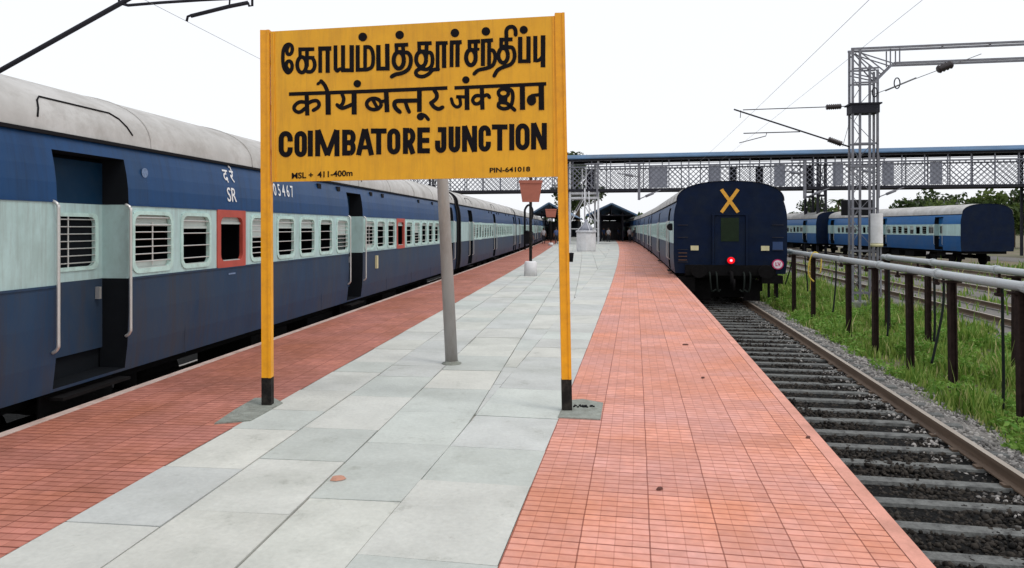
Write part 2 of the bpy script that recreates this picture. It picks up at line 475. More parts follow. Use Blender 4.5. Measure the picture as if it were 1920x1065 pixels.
def tile_material(name, c1, c2, joint, tint, stain):
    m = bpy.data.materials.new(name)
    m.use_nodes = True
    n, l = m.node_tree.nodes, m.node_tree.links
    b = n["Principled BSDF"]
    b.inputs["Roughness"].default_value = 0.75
    b.inputs["Specular IOR Level"].default_value = 0.3
    uv = n.new("ShaderNodeUVMap")
    nw = n.new("ShaderNodeTexNoise"); nw.inputs["Scale"].default_value = 3.5; nw.inputs["Detail"].default_value = 3
    l.new(uv.outputs[0], nw.inputs["Vector"])
    wob = n.new("ShaderNodeVectorMath"); wob.operation = 'MULTIPLY_ADD'
    wob.inputs[1].default_value = (0.012, 0.012, 0)
    l.new(nw.outputs["Color"], wob.inputs[0]); l.new(uv.outputs[0], wob.inputs[2])
    def brick(w, h, mort, a, c, k):
        t = n.new("ShaderNodeTexBrick")
        t.offset = 0; t.squash = 1
        t.inputs["Scale"].default_value = 1
        t.inputs["Brick Width"].default_value = w
        t.inputs["Row Height"].default_value = h
        t.inputs["Mortar Size"].default_value = mort
        t.inputs["Mortar Smooth"].default_value = 0.2
        t.inputs["Bias"].default_value = 0
        t.inputs["Color1"].default_value = (*a, 1); t.inputs["Color2"].default_value = (*c, 1); t.inputs["Mortar"].default_value = (*k, 1)
        l.new(wob.outputs[0], t.inputs["Vector"])
        return t
    cells = brick(0.095, 0.076, 0.0, c1, c2, joint)
    W1 = (1, 1, 1)
    rows = brick(900.0, 0.076, 0.0075, W1, W1, joint)
    cols = brick(0.095, 900.0, 0.0035, W1, W1, (0.80, 0.74, 0.72))
    tiles = brick(0.38, 0.38, 0.0045, (1.03, 1.02, 1.01), (0.84, 0.85, 0.88), (0.56, 0.48, 0.46))
    nz = n.new("ShaderNodeTexNoise"); nz.inputs["Scale"].default_value = 0.75; nz.inputs["Detail"].default_value = 7; nz.inputs["Roughness"].default_value = 0.65
    l.new(uv.outputs[0], nz.inputs["Vector"])
    cr = n.new("ShaderNodeValToRGB")
    cr.color_ramp.elements[0].position = 0.36; cr.color_ramp.elements[0].color = (*tint, 1)
    cr.color_ramp.elements[1].position = 0.62; cr.color_ramp.elements[1].color = (1.0, 1.04, 1.10, 1)
    l.new(nz.outputs["Fac"], cr.inputs[0])
    nf = n.new("ShaderNodeTexNoise"); nf.inputs["Scale"].default_value = 14; nf.inputs["Detail"].default_value = 6
    l.new(uv.outputs[0], nf.inputs["Vector"])
    rf = n.new("ShaderNodeMapRange"); rf.inputs[1].default_value = 0.3; rf.inputs[2].default_value = 0.7; rf.inputs[3].default_value = 0.9; rf.inputs[4].default_value = 1.1
    l.new(nf.outputs["Fac"], rf.inputs[0])
    def mul(a, c):
        x = n.new("ShaderNodeMix"); x.data_type = 'RGBA'; x.blend_type = 'MULTIPLY'; x.inputs[0].default_value = 1
        l.new(a, x.inputs[6]); l.new(c, x.inputs[7])
        return x.outputs[2]
    o = mul(mul(mul(mul(mul(cells.outputs["Color"], rows.outputs["Color"]), cols.outputs["Color"]), tiles.outputs["Color"]), cr.outputs[0]), rf.outputs[0])
    for sc_, lo, hi, amt, colr in ((1.3, 0.52, 0.75, 0.5, stain), (5.0, 0.60, 0.74, 0.55, tuple(c * 0.7 for c in stain)), (24.0, 0.66, 0.74, 0.5, tuple(c * 0.5 for c in stain))):
        n3 = n.new("ShaderNodeTexNoise"); n3.inputs["Scale"].default_value = sc_; n3.inputs["Detail"].default_value = 9; n3.inputs["Roughness"].default_value = 0.72
        l.new(uv.outputs[0], n3.inputs["Vector"])
        r3 = n.new("ShaderNodeMapRange"); r3.inputs[1].default_value = lo; r3.inputs[2].default_value = hi; r3.inputs[3].default_value = 0; r3.inputs[4].default_value = amt
        l.new(n3.outputs["Fac"], r3.inputs[0])
        x3 = n.new("ShaderNodeMix"); x3.data_type = 'RGBA'
        l.new(r3.outputs[0], x3.inputs[0]); l.new(o, x3.inputs[6]); x3.inputs[7].default_value = (*colr, 1)
        o = x3.outputs[2]
    l.new(o, b.inputs["Base Color"])
    ad = n.new("ShaderNodeMath"); ad.operation = 'MAXIMUM'
    l.new(rows.outputs["Fac"], ad.inputs[0]); l.new(tiles.outputs["Fac"], ad.inputs[1])
    bp = n.new("ShaderNodeBump"); bp.invert = True; bp.inputs["Strength"].default_value = 0.6; bp.inputs["Distance"].default_value = 0.006
    l.new(ad.outputs[0], bp.inputs["Height"]); l.new(bp.outputs[0], b.inputs["Normal"])
    return m
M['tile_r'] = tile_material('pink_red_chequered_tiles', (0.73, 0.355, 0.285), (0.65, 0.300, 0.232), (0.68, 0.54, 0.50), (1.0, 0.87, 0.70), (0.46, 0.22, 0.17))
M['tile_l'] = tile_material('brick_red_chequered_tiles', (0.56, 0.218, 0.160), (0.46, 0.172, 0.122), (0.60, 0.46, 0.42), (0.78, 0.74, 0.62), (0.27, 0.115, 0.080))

# ------------------------------------------------------------------ ground, tracks beds, platform
S_END = 230
EDGE_L, EDGE_R = -4.90, 1.49
CL, CR_ = -6.67, 3.20             # track centre offsets
Z_RAIL = -0.84
GAUGE = 0.88
CT = 3.05                         # right track centre

g = MB()
g.face([(-1500, -300, -1.16), (1500, -300, -1.16), (1500, 2600, -1.16), (-1500, 2600, -1.16)])
tag(g.build('ground', M['dirt']), kind='structure')

def strip(P, s0, s1, step, prof, mb, m=0):
    """prof: list of (off, z) swept along a path"""
    ss = list(np.arange(s0, s1 + 0.01, step))
    rows = []
    for s in ss:
        rows.append([mb.vert(P(s, o, z)) for o, z in prof])
    for a, b in zip(rows[:-1], rows[1:]):
        for k in range(len(prof) - 1):
            mm = m[k] if isinstance(m, (list, tuple)) else m
            mb.idx((a[k], a[k + 1], b[k + 1], b[k]), mm)

bed = MB()
strip(PR, -8, S_END, 2, [(1.3, -1.04), (4.15, -1.04), (4.45, -1.04), (5.0, -1.15)], bed, [0, 1, 1])
tag(bed.build('track_bed', [M['bed_dark'], M['bed']]), kind='structure')
bed = MB()
strip(PL, -8, S_END, 2, [(-9.3, -1.15), (-8.6, -1.04), (-4.7, -1.04)], bed)
tag(bed.build('track_bed', [M['bed_dark']]), kind='structure')
for off in (11.2, 16.0, 21.0, 34.2):
    bed = MB()
    strip(PR, -2, 170, 3, [(off - 1.9, -1.15), (off - 1.5, -1.06), (off + 1.5, -1.06), (off + 1.9, -1.15)], bed)
    tag(bed.build('track_bed', [M['bed']]), kind='structure')

# platform body: one closed solid, its top a shade under the paving
pf = MB()
ss = list(np.arange(-8, S_END + 0.1, 2))
rows = []
for s in ss:
    a, b = PL(s, EDGE_L), PR(s, EDGE_R)
    rows.append([pf.vert((a.x + 0.05, a.y, -1.1)), pf.vert((a.x + 0.05, a.y, -0.02)), pf.vert((b.x - 0.05, b.y, -0.02)), pf.vert((b.x - 0.05, b.y, -1.1))])
for a, b in zip(rows[:-1], rows[1:]):
    for k in range(3):
        pf.idx((a[k], a[k + 1], b[k + 1], b[k]), 0)
pf.idx(rows[0], 0)
tag(pf.build('platform', M['concrete']), kind='structure')

def uv_strip(name, P, o0, o1, s0, s1, z, m, step=2.0):
    mb = MB()
    ss = list(np.arange(s0, s1 + 0.01, step))
    for s in ss:
        mb.vert(P(s, o0, z)); mb.vert(P(s, o1, z))
    for k in range(len(ss) - 1):
        mb.idx((2 * k, 2 * k + 1, 2 * k + 3, 2 * k + 2))
    me = mb.mesh(name, m)
    uvl = me.uv_layers.new(name="UVMap")
    for lp in me.loops:
        vi = lp.vertex_index
        uvl.data[lp.index].uv = ((o0 if vi % 2 == 0 else o1) + 0.30 + 38, ss[vi // 2] + 38)
    o = bpy.data.objects.new(name, me)
    COL.objects.link(o)
    return tag(o, kind='structure')
GR_L, GR_R, J2 = -3.05, -0.69, -1.45
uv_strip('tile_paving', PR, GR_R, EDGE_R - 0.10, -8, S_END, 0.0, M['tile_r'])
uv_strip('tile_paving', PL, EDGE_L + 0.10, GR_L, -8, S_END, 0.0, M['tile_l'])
cp = MB()
strip(PR, -8, S_END, 2, [(EDGE_R - 0.096, -0.03), (EDGE_R - 0.096, 0.004), (EDGE_R, 0.004), (EDGE_R, -0.10), (EDGE_R - 0.06, -0.10)], cp)
tag(cp.build('kerb', M['coping']), kind='structure')
M['coping_l'] = mat('worn_pale_coping', (0.60, 0.47, 0.42), 0.85, var=0.25, scale=5, bump=0.3, dirt=(0.28, 0.15, 0.11), dscale=3, damt=0.7)
cp = MB()
strip(PL, -8, S_END, 2, [(EDGE_L + 0.06, -0.10), (EDGE_L, -0.10), (EDGE_L, 0.004), (EDGE_L + 0.096, 0.004), (EDGE_L + 0.096, -0.03)], cp)
tag(cp.build('kerb', M['coping_l']), kind='structure')

# grey stone slabs: columns parallel to the left track, cut by a column parallel to the right one
def clip(poly, a, b, c):
    """keep points with a*x+b*y<=c"""
    out = []
    for i in range(len(poly)):
        p, q = poly[i], poly[(i + 1) % len(poly)]
        dp, dq = a * p[0] + b * p[1] - c, a * q[0] + b * q[1] - c
        if dp <= 0: out.append(p)
        if dp * dq < 0:
            t = dp / (dp - dq)
            out.append((p[0] + (q[0] - p[0]) * t, p[1] + (q[1] - p[1]) * t))
    return out
js = [PR(s, J2) for s in np.arange(-10, S_END + 4, 1.0)]
def j2_off(s):
    i = max(0, min(len(js) - 2, int((s + 10) / 1.0)))
    while i < len(js) - 2 and js[i + 1].y < s: i += 1
    while i > 0 and js[i].y > s: i -= 1
    p, q = js[i], js[i + 1]
    t = (s - p.y) / (q.y - p.y)
    return p.x + (q.x - p.x) * t - cL(s)
slab = MB()
scol = []
pal = [(0.505, 0.515, 0.475), (0.475, 0.505, 0.475), (0.525, 0.53, 0.49), (0.488, 0.498, 0.475), (0.51, 0.518, 0.485), (0.47, 0.487, 0.472), (0.455, 0.482, 0.455)]
def add_slab(pts):
    if len(pts) < 3: return
    c = Vector((0, 0, 0))
    for p in pts: c += p
    c /= len(pts)
    dz = random.uniform(-0.002, 0.003)
    top = []
    for p in pts:
        d = (c - p)
        L = d.length
        if L < 0.05: return
        top.append(p + d * (0.004 / L) + Vector((random.uniform(-0.005, 0.005), random.uniform(-0.005, 0.005), dz)))
    i = len(slab.v)
    n = len(pts)
    for p in top: slab.v.append(tuple(p))
    for p in top: slab.v.append((p.x, p.y, -0.018))
    slab.idx([i + k for k in range(n)])
    for k in range(n):
        slab.idx((i + n + k, i + n + (k + 1) % n, i + (k + 1) % n, i + k))
    cc = random.choice(pal)
    v = random.uniform(0.99, 1.10)
    scol.extend([(cc[0] * v, cc[1] * v, cc[2] * v, 1)] * (2 * n))
colsL = [GR_L, -2.45, -1.78, -1.05, -0.36, 0.35, 1.05, 1.75, 2.45, 3.2, 4.0, 4.8]
for a, b in zip(colsL[:-1], colsL[1:]):
    s = -7 + random.uniform(0, 0.5)
    while s < 150:
        ln = random.choice((0.62, 0.8, 0.95, 1.15)) if s < 60 else 2.4
        s1 = s + ln
        o0, o1 = j2_off(s), j2_off(s1)
        poly = [(a + 0.004, s), (b - 0.004, s), (b - 0.004, s1), (a + 0.004, s1)]
        k = (o1 - o0) / (s1 - s)
        poly = clip(poly, 1, -k, o0 - k * s)
        if len(poly) >= 3 and (max(p[0] for p in poly) - min(p[0] for p in poly)) > 0.03:
            add_slab([PL(q[1], q[0], 0.0) for q in poly])
        s = s1
s = -7
while s < 150:
    ln = random.choice((0.75, 0.9, 1.1)) if s < 60 else 2.4
    add_slab([PR(s, J2), PR(s, GR_R), PR(s + ln, GR_R), PR(s + ln, J2)])
    s += ln
me = slab.mesh('stone_paving', M['slab'])
ca = me.color_attributes.new("slab", 'FLOAT_COLOR', 'POINT')
ca.data.foreach_set("color", np.array(scol, np.float32).ravel())
o = bpy.data.objects.new('stone_paving', me)
COL.objects.link(o)
tag(o, kind='structure')

# cement patches round the sign's feet
def patch(name, pts, z, label):
    mb = MB()
    n = len(pts)
    top = [Vector((p.x, p.y, z)) for p in pts]
    i = 0
    for p in top: mb.v.append(tuple(p))
    for p in top: mb.v.append((p.x, p.y, -0.01))
    mb.idx(range(n))
    for k in range(n): mb.idx((n + k, n + (k + 1) % n, (k + 1) % n, k))
    return tag(mb.build(name, M['cement']), label, 'cement patch')
patch('cement_patch', [ground_at(x, y) for x, y in ((1046, 784), (1126, 788), (1131, 757), (1092, 750), (1060, 753))], 0.012, 'grey cement patch at the foot of the right sign post')
patch('cement_patch', [ground_at(x, y) for x, y in ((402, 796), (470, 790), (530, 757), (512, 747), (478, 748), (440, 770))], 0.012, 'grey cement patch at the foot of the left sign post')

# ------------------------------------------------------------------ the station name board
SB = lambda px, off: (6.5542 + 0.0) / (1 + 0.066 * (px - 960) / FPX) - off
def on_sign(px, py, off=0.0):
    return at(px, py, SB(px, off))
sign = thing('station_sign', 'large yellow station name board on two yellow posts with black feet', 'station sign', on_sign(780, 765))
sign.location.z = 0
SL = sign.location.copy()
def rel(p): return Vector(p) - SL
bd = MB()
fr = [on_sign(x, y, 0.03) for x, y in ((507, 59), (1043, 29.5), (1046, 331), (510, 341))]
bk = [p + FWD * 0.035 for p in fr]
bd.face([rel(p) for p in reversed(fr)])
bd.face([rel(p) for p in bk])
for k in range(4):
    a, b = k, (k + 1) % 4
    bd.face([rel(fr[a]), rel(fr[b]), rel(bk[b]), rel(bk[a])])
bd.build('board', M['yellow'], sign)
# folded flange lines along the board's sides, stiffener behind
for x0, y0, x1, y1 in ((513, 60, 516, 340), (1037, 31, 1040, 331)):
    fl = MB()
    fl.beam(rel(on_sign(x0, y0, 0.034)), rel(on_sign(x1, y1, 0.034)), 0.012, 0.008, 0, RGT)
    fl.build('edge_flange', M['yellow_post'], sign)
st = MB()
for t in (0.2, 0.5, 0.8):
    p0 = bk[0].lerp(bk[3], t); p1 = bk[1].lerp(bk[2], t)
    st.beam(rel(p0 + FWD * 0.022), rel(p1 + FWD * 0.022), 0.05, 0.04)
st.build('stiffener', M['yellow_post'], sign)
def sign_post(xb, yb, xt, yt, ysplit):
    b = on_sign(xb, yb); b.z = 0.0
    t = on_sign(xt, yt)
    f = (b.z - 0 + (707 - 707) + 0)
    sp = on_sign(xb + (xt - xb) * (yb - ysplit) / (yb - yt), ysplit)
    mb = MB()
    mb.beam(rel(sp), rel(t), 0.092, 0.075, 0, RGT)
    # an angle-iron lip that gives the post its shadow line
    mb.beam(rel(sp + FWD * -0.043 + RGT * 0.032), rel(t + FWD * -0.043 + RGT * 0.032), 0.022, 0.008, 0, RGT)
    p = mb.build('post', M['yellow_post'], sign)
    m2 = MB()
    m2.beam(rel(b), rel(sp), 0.094, 0.077, 0, RGT)
    m2.build('black_foot', M['post_black'], p)
sign_post(502, 760, 499, 58, 707)
sign_post(1063, 770, 1049, 26, 710)

letters = {'n': 0}
def stroke(mb, pts, w, cap=0.0):
    """flat painted stroke; pts are sign pixels, w its width in pixels"""
    letters['n'] += 1
    off = 0.0325 + 0.00006 * (letters['n'] % 40)
    n = len(pts)
    lft, rgt = [], []
    for i in range(n):
        a = pts[max(i - 1, 0)]; b = pts[min(i + 1, n - 1)]
        dx, dy = b[0] - a[0], b[1] - a[1]
        L = math.hypot(dx, dy) or 1
        nx, ny = -dy / L * w / 2, dx / L * w / 2
        lft.append((pts[i][0] + nx, pts[i][1] + ny)); rgt.append((pts[i][0] - nx, pts[i][1] - ny))
    ids = []
    for p, q in zip(lft, rgt):
        ids.append((mb.vert(rel(on_sign(p[0], p[1], off))), mb.vert(rel(on_sign(q[0], q[1], off)))))
    for a, b in zip(ids[:-1], ids[1:]):
        mb.idx((a[0], b[0], b[1], a[1]))
def disc(mb, c, r, ry=None):
    letters['n'] += 1
    off = 0.0325 + 0.00006 * (letters['n'] % 40)
    ry = ry or r
    mb.idx([mb.vert(rel(on_sign(c[0] + r * math.cos(t), c[1] + ry * math.sin(t), off))) for t in np.linspace(2 * math.pi, 0, 20, endpoint=False)])
def write(name, blocks):
    mb = MB()
    for ox, oy, sc, items in blocks:
        T = lambda p: (ox + p[0] / sc, oy + p[1] / sc)
        for it in items:
            k = it[0]
            if k == 'l':
                stroke(mb, [T(p) for p in it[2]], it[1] / sc)
            elif k == 'c':
                pp = catmull([T(p) for p in it[2]], 5)
                stroke(mb, pp, it[1] / sc)
                for e in (pp[0], pp[-1]): disc(mb, e, it[1] / sc / 2 * 0.9)
            elif k == 'e':
                cx, cy, rx, ry = it[2]
                stroke(mb, [T((cx + rx * math.cos(t), cy + ry * math.sin(t))) for t in np.linspace(0, 2 * math.pi, 25)], it[1] / sc)
            elif k == 'd':
                disc(mb, T(it[1]), it[2] / sc)
    return mb.build(name, M['black'], sign)
write('tamil_lettering', [
 (520, 50, 10.65, [
  ('c', 72, [(215, 400), (190, 470), (205, 545), (262, 545), (298, 470), (285, 385), (230, 350), (160, 385), (118, 490), (110, 690), (140, 840), (210, 920), (275, 870), (295, 770), (255, 690), (190, 710), (180, 800), (225, 860)]),
  ('l', 76, [(418, 452), (738, 448)]), ('l', 66, [(452, 460), (455, 620)]), ('l', 74, [(592, 460), (592, 800)]), ('l', 56, [(440, 612), (740, 612)]),
  ('e', 78, (488, 760, 92, 155)), ('c', 76, [(620, 620), (700, 630), (742, 720), (738, 820), (680, 895), (600, 900)]),
  ('l', 88, [(815, 438), (1078, 434)]), ('l', 76, [(856, 440), (856, 922)]), ('l', 84, [(1005, 450), (1005, 922)]),
  ('l', 76, [(1160, 372), (1162, 860)]), ('c', 70, [(1165, 850), (1195, 885), (1240, 850), (1300, 840)]), ('l', 82, [(1312, 370), (1312, 905)]), ('l', 88, [(1485, 368), (1485, 910)]), ('l', 78, [(1280, 870), (1528, 868)]),
  ('l', 82, [(1605, 368), (1605, 900)]), ('l', 78, [(1565, 862), (1800, 855)]), ('l', 74, [(1752, 368), (1752, 860)]), ('c', 76, [(1750, 405), (1850, 415), (1905, 520), (1912, 700), (1880, 810), (1790, 856)]),
  ('d', (1705, 205), 88)]),
 (690, 50, 10.65, [
  ('l', 90, [(205, 365), (210, 875)]), ('l', 80, [(170, 838), (425, 836)]), ('l', 90, [(384, 340), (388, 875)]),
  ('l', 78, [(528, 370), (802, 358)]), ('l', 72, [(568, 380), (572, 520)]), ('l', 76, [(700, 370), (705, 560)]), ('l', 50, [(560, 490), (720, 490)]),
  ('e', 86, (614, 670, 102, 165)), ('c', 80, [(700, 520), (790, 520), (848, 600), (852, 730), (800, 850), (680, 925), (545, 955), (470, 1000)]),
  ('d', (632, 165), 86),
  ('l', 78, [(982, 336), (1272, 328)]), ('l', 74, [(1020, 340), (1024, 500)]), ('l', 80, [(1172, 335), (1160, 640)]), ('e', 82, (1060, 650, 100, 150)), ('l', 50, [(1010, 480), (1200, 480)]),
  ('c', 78, [(1160, 520), (1255, 525), (1288, 640), (1270, 780), (1180, 850), (1040, 840), (958, 900), (985, 975), (1100, 995), (1215, 940), (1290, 865), (1405, 848)]),
  ('l', 78, [(1390, 290), (1390, 888)]), ('l', 78, [(1355, 330), (1592, 324)]), ('l', 88, [(1518, 330), (1520, 825)]),
  ('l', 84, [(1635, 316), (1872, 308)]), ('l', 78, [(1670, 320), (1668, 808)]), ('l', 86, [(1790, 320), (1786, 806)]), ('d', (1735, 125), 86)]),
 (850, 40, 10.65, [
  ('l', 82, [(285, 410), (535, 398)]), ('l', 74, [(322, 420), (325, 580)]), ('e', 86, (350, 720, 95, 155)), ('l', 78, [(446, 410), (446, 790)]), ('l', 56, [(300, 560), (522, 556)]),
  ('l', 78, [(550, 392), (792, 374)]), ('l', 84, [(592, 390), (590, 892)]), ('l', 78, [(716, 390), (714, 900)]), ('c', 76, [(730, 570), (800, 590), (835, 690), (822, 810), (765, 895), (640, 942), (500, 975), (415, 1050)]), ('d', (650, 200), 86),
  ('l', 78, [(918, 366), (1182, 358)]), ('l', 74, [(955, 370), (955, 520)]), ('c', 80, [(1062, 520), (1060, 300), (1062, 180), (1110, 118), (1190, 112), (1238, 170), (1245, 270)]), ('l', 50, [(930, 490), (1100, 490)]),
  ('e', 82, (995, 680, 95, 148)), ('c', 78, [(1070, 520), (1175, 525), (1220, 630), (1212, 760), (1140, 860), (1000, 912), (885, 975), (815, 1090)]),
  ('l', 88, [(1335, 308), (1335, 828)]), ('l', 76, [(1295, 798), (1545, 794)]), ('l', 88, [(1502, 298), (1500, 826)]), ('d', (1405, 170), 82),
  ('l', 84, [(1637, 290), (1637, 815)]), ('c', 70, [(1640, 785), (1710, 775), (1780, 700)]), ('l', 94, [(1792, 278), (1790, 918)])])])
write('hindi_lettering', [
 (530, 140, 10.65, [
  ('l', 74, [(125, 388), (1705, 332), (3290, 265)]),
  ('l', 86, [(478, 380), (492, 815)]), ('c', 74, [(470, 552), (340, 545), (248, 610), (228, 680), (275, 738), (355, 742), (455, 665)]), ('c', 74, [(500, 572), (600, 525), (690, 525), (728, 590), (700, 655), (610, 712)]),
  ('l', 104, [(903, 330), (910, 800)]), ('c', 78, [(895, 330), (835, 205), (765, 125)]), ('c', 60, [(780, 130), (700, 185)]),
  ('c', 74, [(1185, 385), (1218, 480), (1200, 570), (1160, 620)]), ('c', 76, [(1085, 600), (1150, 655), (1225, 662), (1380, 595)]), ('l', 102, [(1425, 330), (1428, 795)]), ('d', (1490, 180), 76)]),
 (690, 140, 10.65, [
  ('e', 76, (118, 585, 145, 112)), ('l', 68, [(95, 500), (185, 660)]), ('l', 96, [(362, 320), (382, 748)]), ('l', 70, [(240, 540), (370, 520)]),
  ('c', 86, [(1000, 515), (780, 520), (570, 528), (525, 590), (555, 670), (635, 745)]), ('c', 76, [(745, 540), (780, 650), (822, 745)]), ('l', 96, [(1026, 300), (1026, 745)]),
  ('d', (1048, 838), 76), ('c', 72, [(1060, 790), (1140, 820), (1205, 895)]),
  ('c', 80, [(1320, 310), (1372, 390), (1360, 480), (1265, 560)]), ('c', 82, [(1255, 560), (1320, 645), (1410, 685), (1490, 650)])]),
 (850, 130, 10.65, [
  ('l', 72, [(22, 370), (1855, 288)]),
  ('c', 66, [(230, 550), (60, 548), (120, 570), (142, 700), (76, 752), (-4, 700), (-40, 585)]), ('l', 96, [(270, 345), (275, 812)]), ('d', (250, 210), 74),
  ('l', 86, [(568, 350), (582, 805)]), ('c', 72, [(570, 530), (450, 528), (388, 605), (425, 682), (505, 680), (572, 620)]), ('c', 74, [(600, 535), (680, 510), (722, 560)]),
  ('e', 74, (1000, 472, 100, 82)), ('c', 76, [(1060, 370), (1165, 430), (1188, 560), (1160, 700), (1090, 770), (990, 785), (905, 740), (925, 665), (1050, 670), (1130, 730), (1225, 812)]), ('l', 74, [(900, 590), (1080, 600)]), ('l', 60, [(990, 340), (1000, 400)]),
  ('l', 104, [(1378, 335), (1382, 808)]),
  ('e', 80, (1560, 615, 55, 70)), ('d', (1560, 615), 60), ('l', 66, [(1555, 525), (1760, 500)]), ('l', 110, [(1755, 290), (1760, 812)])])])
# hand painted block capitals: each glyph on a unit box (x right, y down)
def glyph(ch, x0, x1, y0, y1, w):
    X = lambda u: x0 + (x1 - x0) * u
    Y = lambda v: y0 + (y1 - y0) * v
    h = w / 2
    L = lambda *p: ('l', w, [(a, b) for a, b in p])
    arc = lambda cx, cy, rx, ry, a0, a1: ('l', w, [(cx + rx * math.cos(t), cy + ry * math.sin(t)) for t in np.linspace(R(a0), R(a1), 16)])
    xl, xr, yt, yb = x0 + h, x1 - h, y0 + h, y1 - h
    cx, cy, ym = (x0 + x1) / 2, (y0 + y1) / 2, (y0 + y1) / 2
    rx = (xr - xl) / 2
    ry = rx * 1.25
    if ch == 'I': return [L((cx, y0), (cx, y1))]
    if ch == 'O': return [arc(cx, yt + ry, rx, ry, 180, 360), arc(cx, yb - ry, rx, ry, 0, 180), L((xl, yt + ry - 1), (xl, yb - ry + 1)), L((xr, yt + ry - 1), (xr, yb - ry + 1))]
    if ch == 'C': return [arc(cx, yt + ry, rx, ry, 180, 360), arc(cx, yb - ry, rx, ry, 0, 180), L((xl, yt + ry - 1), (xl, yb - ry + 1)), L((xr, yt + ry - 1), (xr, Y(0.40))), L((xr, yb - ry + 1), (xr, Y(0.62)))]
    if ch == 'M': return [L((xl, y0), (xl, y1)), L((xr, y0), (xr, y1)), L((x0 + w * 0.55, y0), (cx, y1 - h * 0.4)), L((x1 - w * 0.55, y0), (cx, y1 - h * 0.4))]
    if ch == 'N': return [L((xl, y0), (xl, y1)), L((xr, y0), (xr, y1)), L((x0 + w * 0.5, y0 + 4), (x1 - w * 0.5, y1 - 4))]
    if ch == 'A': return [L((cx - 6, y0), (X(0.12), y1)), L((cx + 6, y0), (X(0.88), y1)), ('l', w * 0.8, [(X(0.24), Y(0.70)), (X(0.76), Y(0.70))])]
    if ch == 'T': return [L((x0, yt), (x1, yt)), L((cx, y0 + 5), (cx, y1))]
    if ch == 'E': return [L((xl, y0), (xl, y1)), L((x0, yt), (x1, yt)), L((x0, ym), (x1 - 8, ym)), L((x0, yb), (x1, yb))]
    if ch == 'B':
        r1 = (ym - yt) / 2
        return [L((xl, y0), (xl, y1)), L((x0, yt), (xr - r1 * 0.6, yt)), L((x0, ym), (xr - r1 * 0.6, ym)), L((x0, yb), (xr - r1 * 0.6, yb)), arc(xr - r1 * 0.6, (yt + ym) / 2, r1 * 0.6, r1, -90, 90), arc(xr - r1 * 0.6, (yb + ym) / 2, r1 * 0.6, r1, -90, 90)]
    if ch == 'R':
        y2 = y0 + (y1 - y0) * 0.56
        r1 = (y2 - yt) / 2
        return [L((xl, y0), (xl, y1)), L((x0, yt), (xr - r1 * 0.6, yt)), L((x0, y2), (xr - r1 * 0.6, y2)), arc(xr - r1 * 0.6, (yt + y2) / 2, r1 * 0.6, r1, -90, 90), L((cx, y2), (xr + 3, y1))]
    if ch == 'U': return [L((xl, y0), (xl, yb - ry + 1)), L((xr, y0), (xr, yb - ry + 1)), arc(cx, yb - ry, rx, ry, 0, 180)]
    if ch == 'J': return [L((xr, y0), (xr, yb - ry + 1)), arc(cx, yb - ry, rx, ry, 0, 180), L((xl, yb - ry + 1), (xl, Y(0.52))), L((X(0.25), yt), (x1, yt))]
W1 = 68
b1, b2 = [], []
for ch, x0, x1, y0, y1 in (('C', 88, 276, 182, 532), ('O', 298, 466, 182, 530), ('I', 475, 547, 176, 522), ('M', 575, 900, 168, 520), ('B', 935, 1116, 164, 510), ('A', 1125, 1355, 155, 505), ('T', 1318, 1527, 148, 495), ('O', 1535, 1712, 148, 495), ('R', 1745, 1912, 140, 488)):
    b1 += glyph(ch, x0, x1, y0, y1, W1)
for ch, x0, x1, y0, y1 in (('E', 88, 256, 134, 480), ('J', 325, 476, 130, 475), ('U', 505, 662, 122, 467), ('N', 684, 886, 112, 460), ('C', 904, 1070, 105, 458), ('T', 1083, 1292, 94, 444), ('I', 1312, 1384, 88, 440), ('O', 1398, 1587, 80, 438), ('N', 1605, 1816, 74, 430)):
    b2 += glyph(ch, x0, x1, y0, y1, W1)
write('english_lettering', [(510, 220, 7.111, b1), (770, 220, 7.111, b2)])
def small_text(name, body, xa, ya, xb, yb, h):
    p, q = on_sign(xa, ya, 0.0335), on_sign(xb, yb, 0.0335)
    o = text_obj(name, body, 0.1, M['black'], sign, (0, 0, 0), (1, 0, 0), (0, 1, 0), offset=0.0026)
    xs = [v.co.x for v in o.data.vertices]; ys = [v.co.y for v in o.data.vertices]
    sx = (q - p).length / (max(xs) - min(xs))
    hh = h / FPX * SB(xa, 0)
    sy = hh / (max(ys) - min(ys))
    xd = (q - p).normalized(); up = Vector((0, 0, 1))
    for v in o.data.vertices:
        w_ = p + xd * ((v.co.x - min(xs)) * sx) + up * ((v.co.y - min(ys)) * sy) 
        v.co = rel(w_)
    return o
small_text('height_lettering', 'MSL +', 547, 335.5, 587, 333.7, 11.5)
small_text('height_lettering', '411-400m', 595, 333.3, 661, 330, 11.5)
small_text('code_lettering', 'PIN-641018', 918, 324, 994, 321.5, 9.5)

# the bare grey pole behind the board
zc = FPX * 1.72 / (682 - HZ)
base = at(847, 682, zc); base.z = 0
pole = thing('grey_pole', 'plain grey steel pole standing behind the yellow name board', 'pole', base)
top = at(819, 120, zc) - base
pm = MB()
pm.tube([(0, 0, 0), top * 0.5, top], [0.079, 0.074, 0.066], 20)
pm.build('shaft', M['pole'], pole)
pm = MB()
pm.lathe((0, 0, 0), [(0.125, 0), (0.125, 0.012), (0.088, 0.018), (0.085, 0.04)], 18)
pm.build('foot_plate', M['cement'], pole)

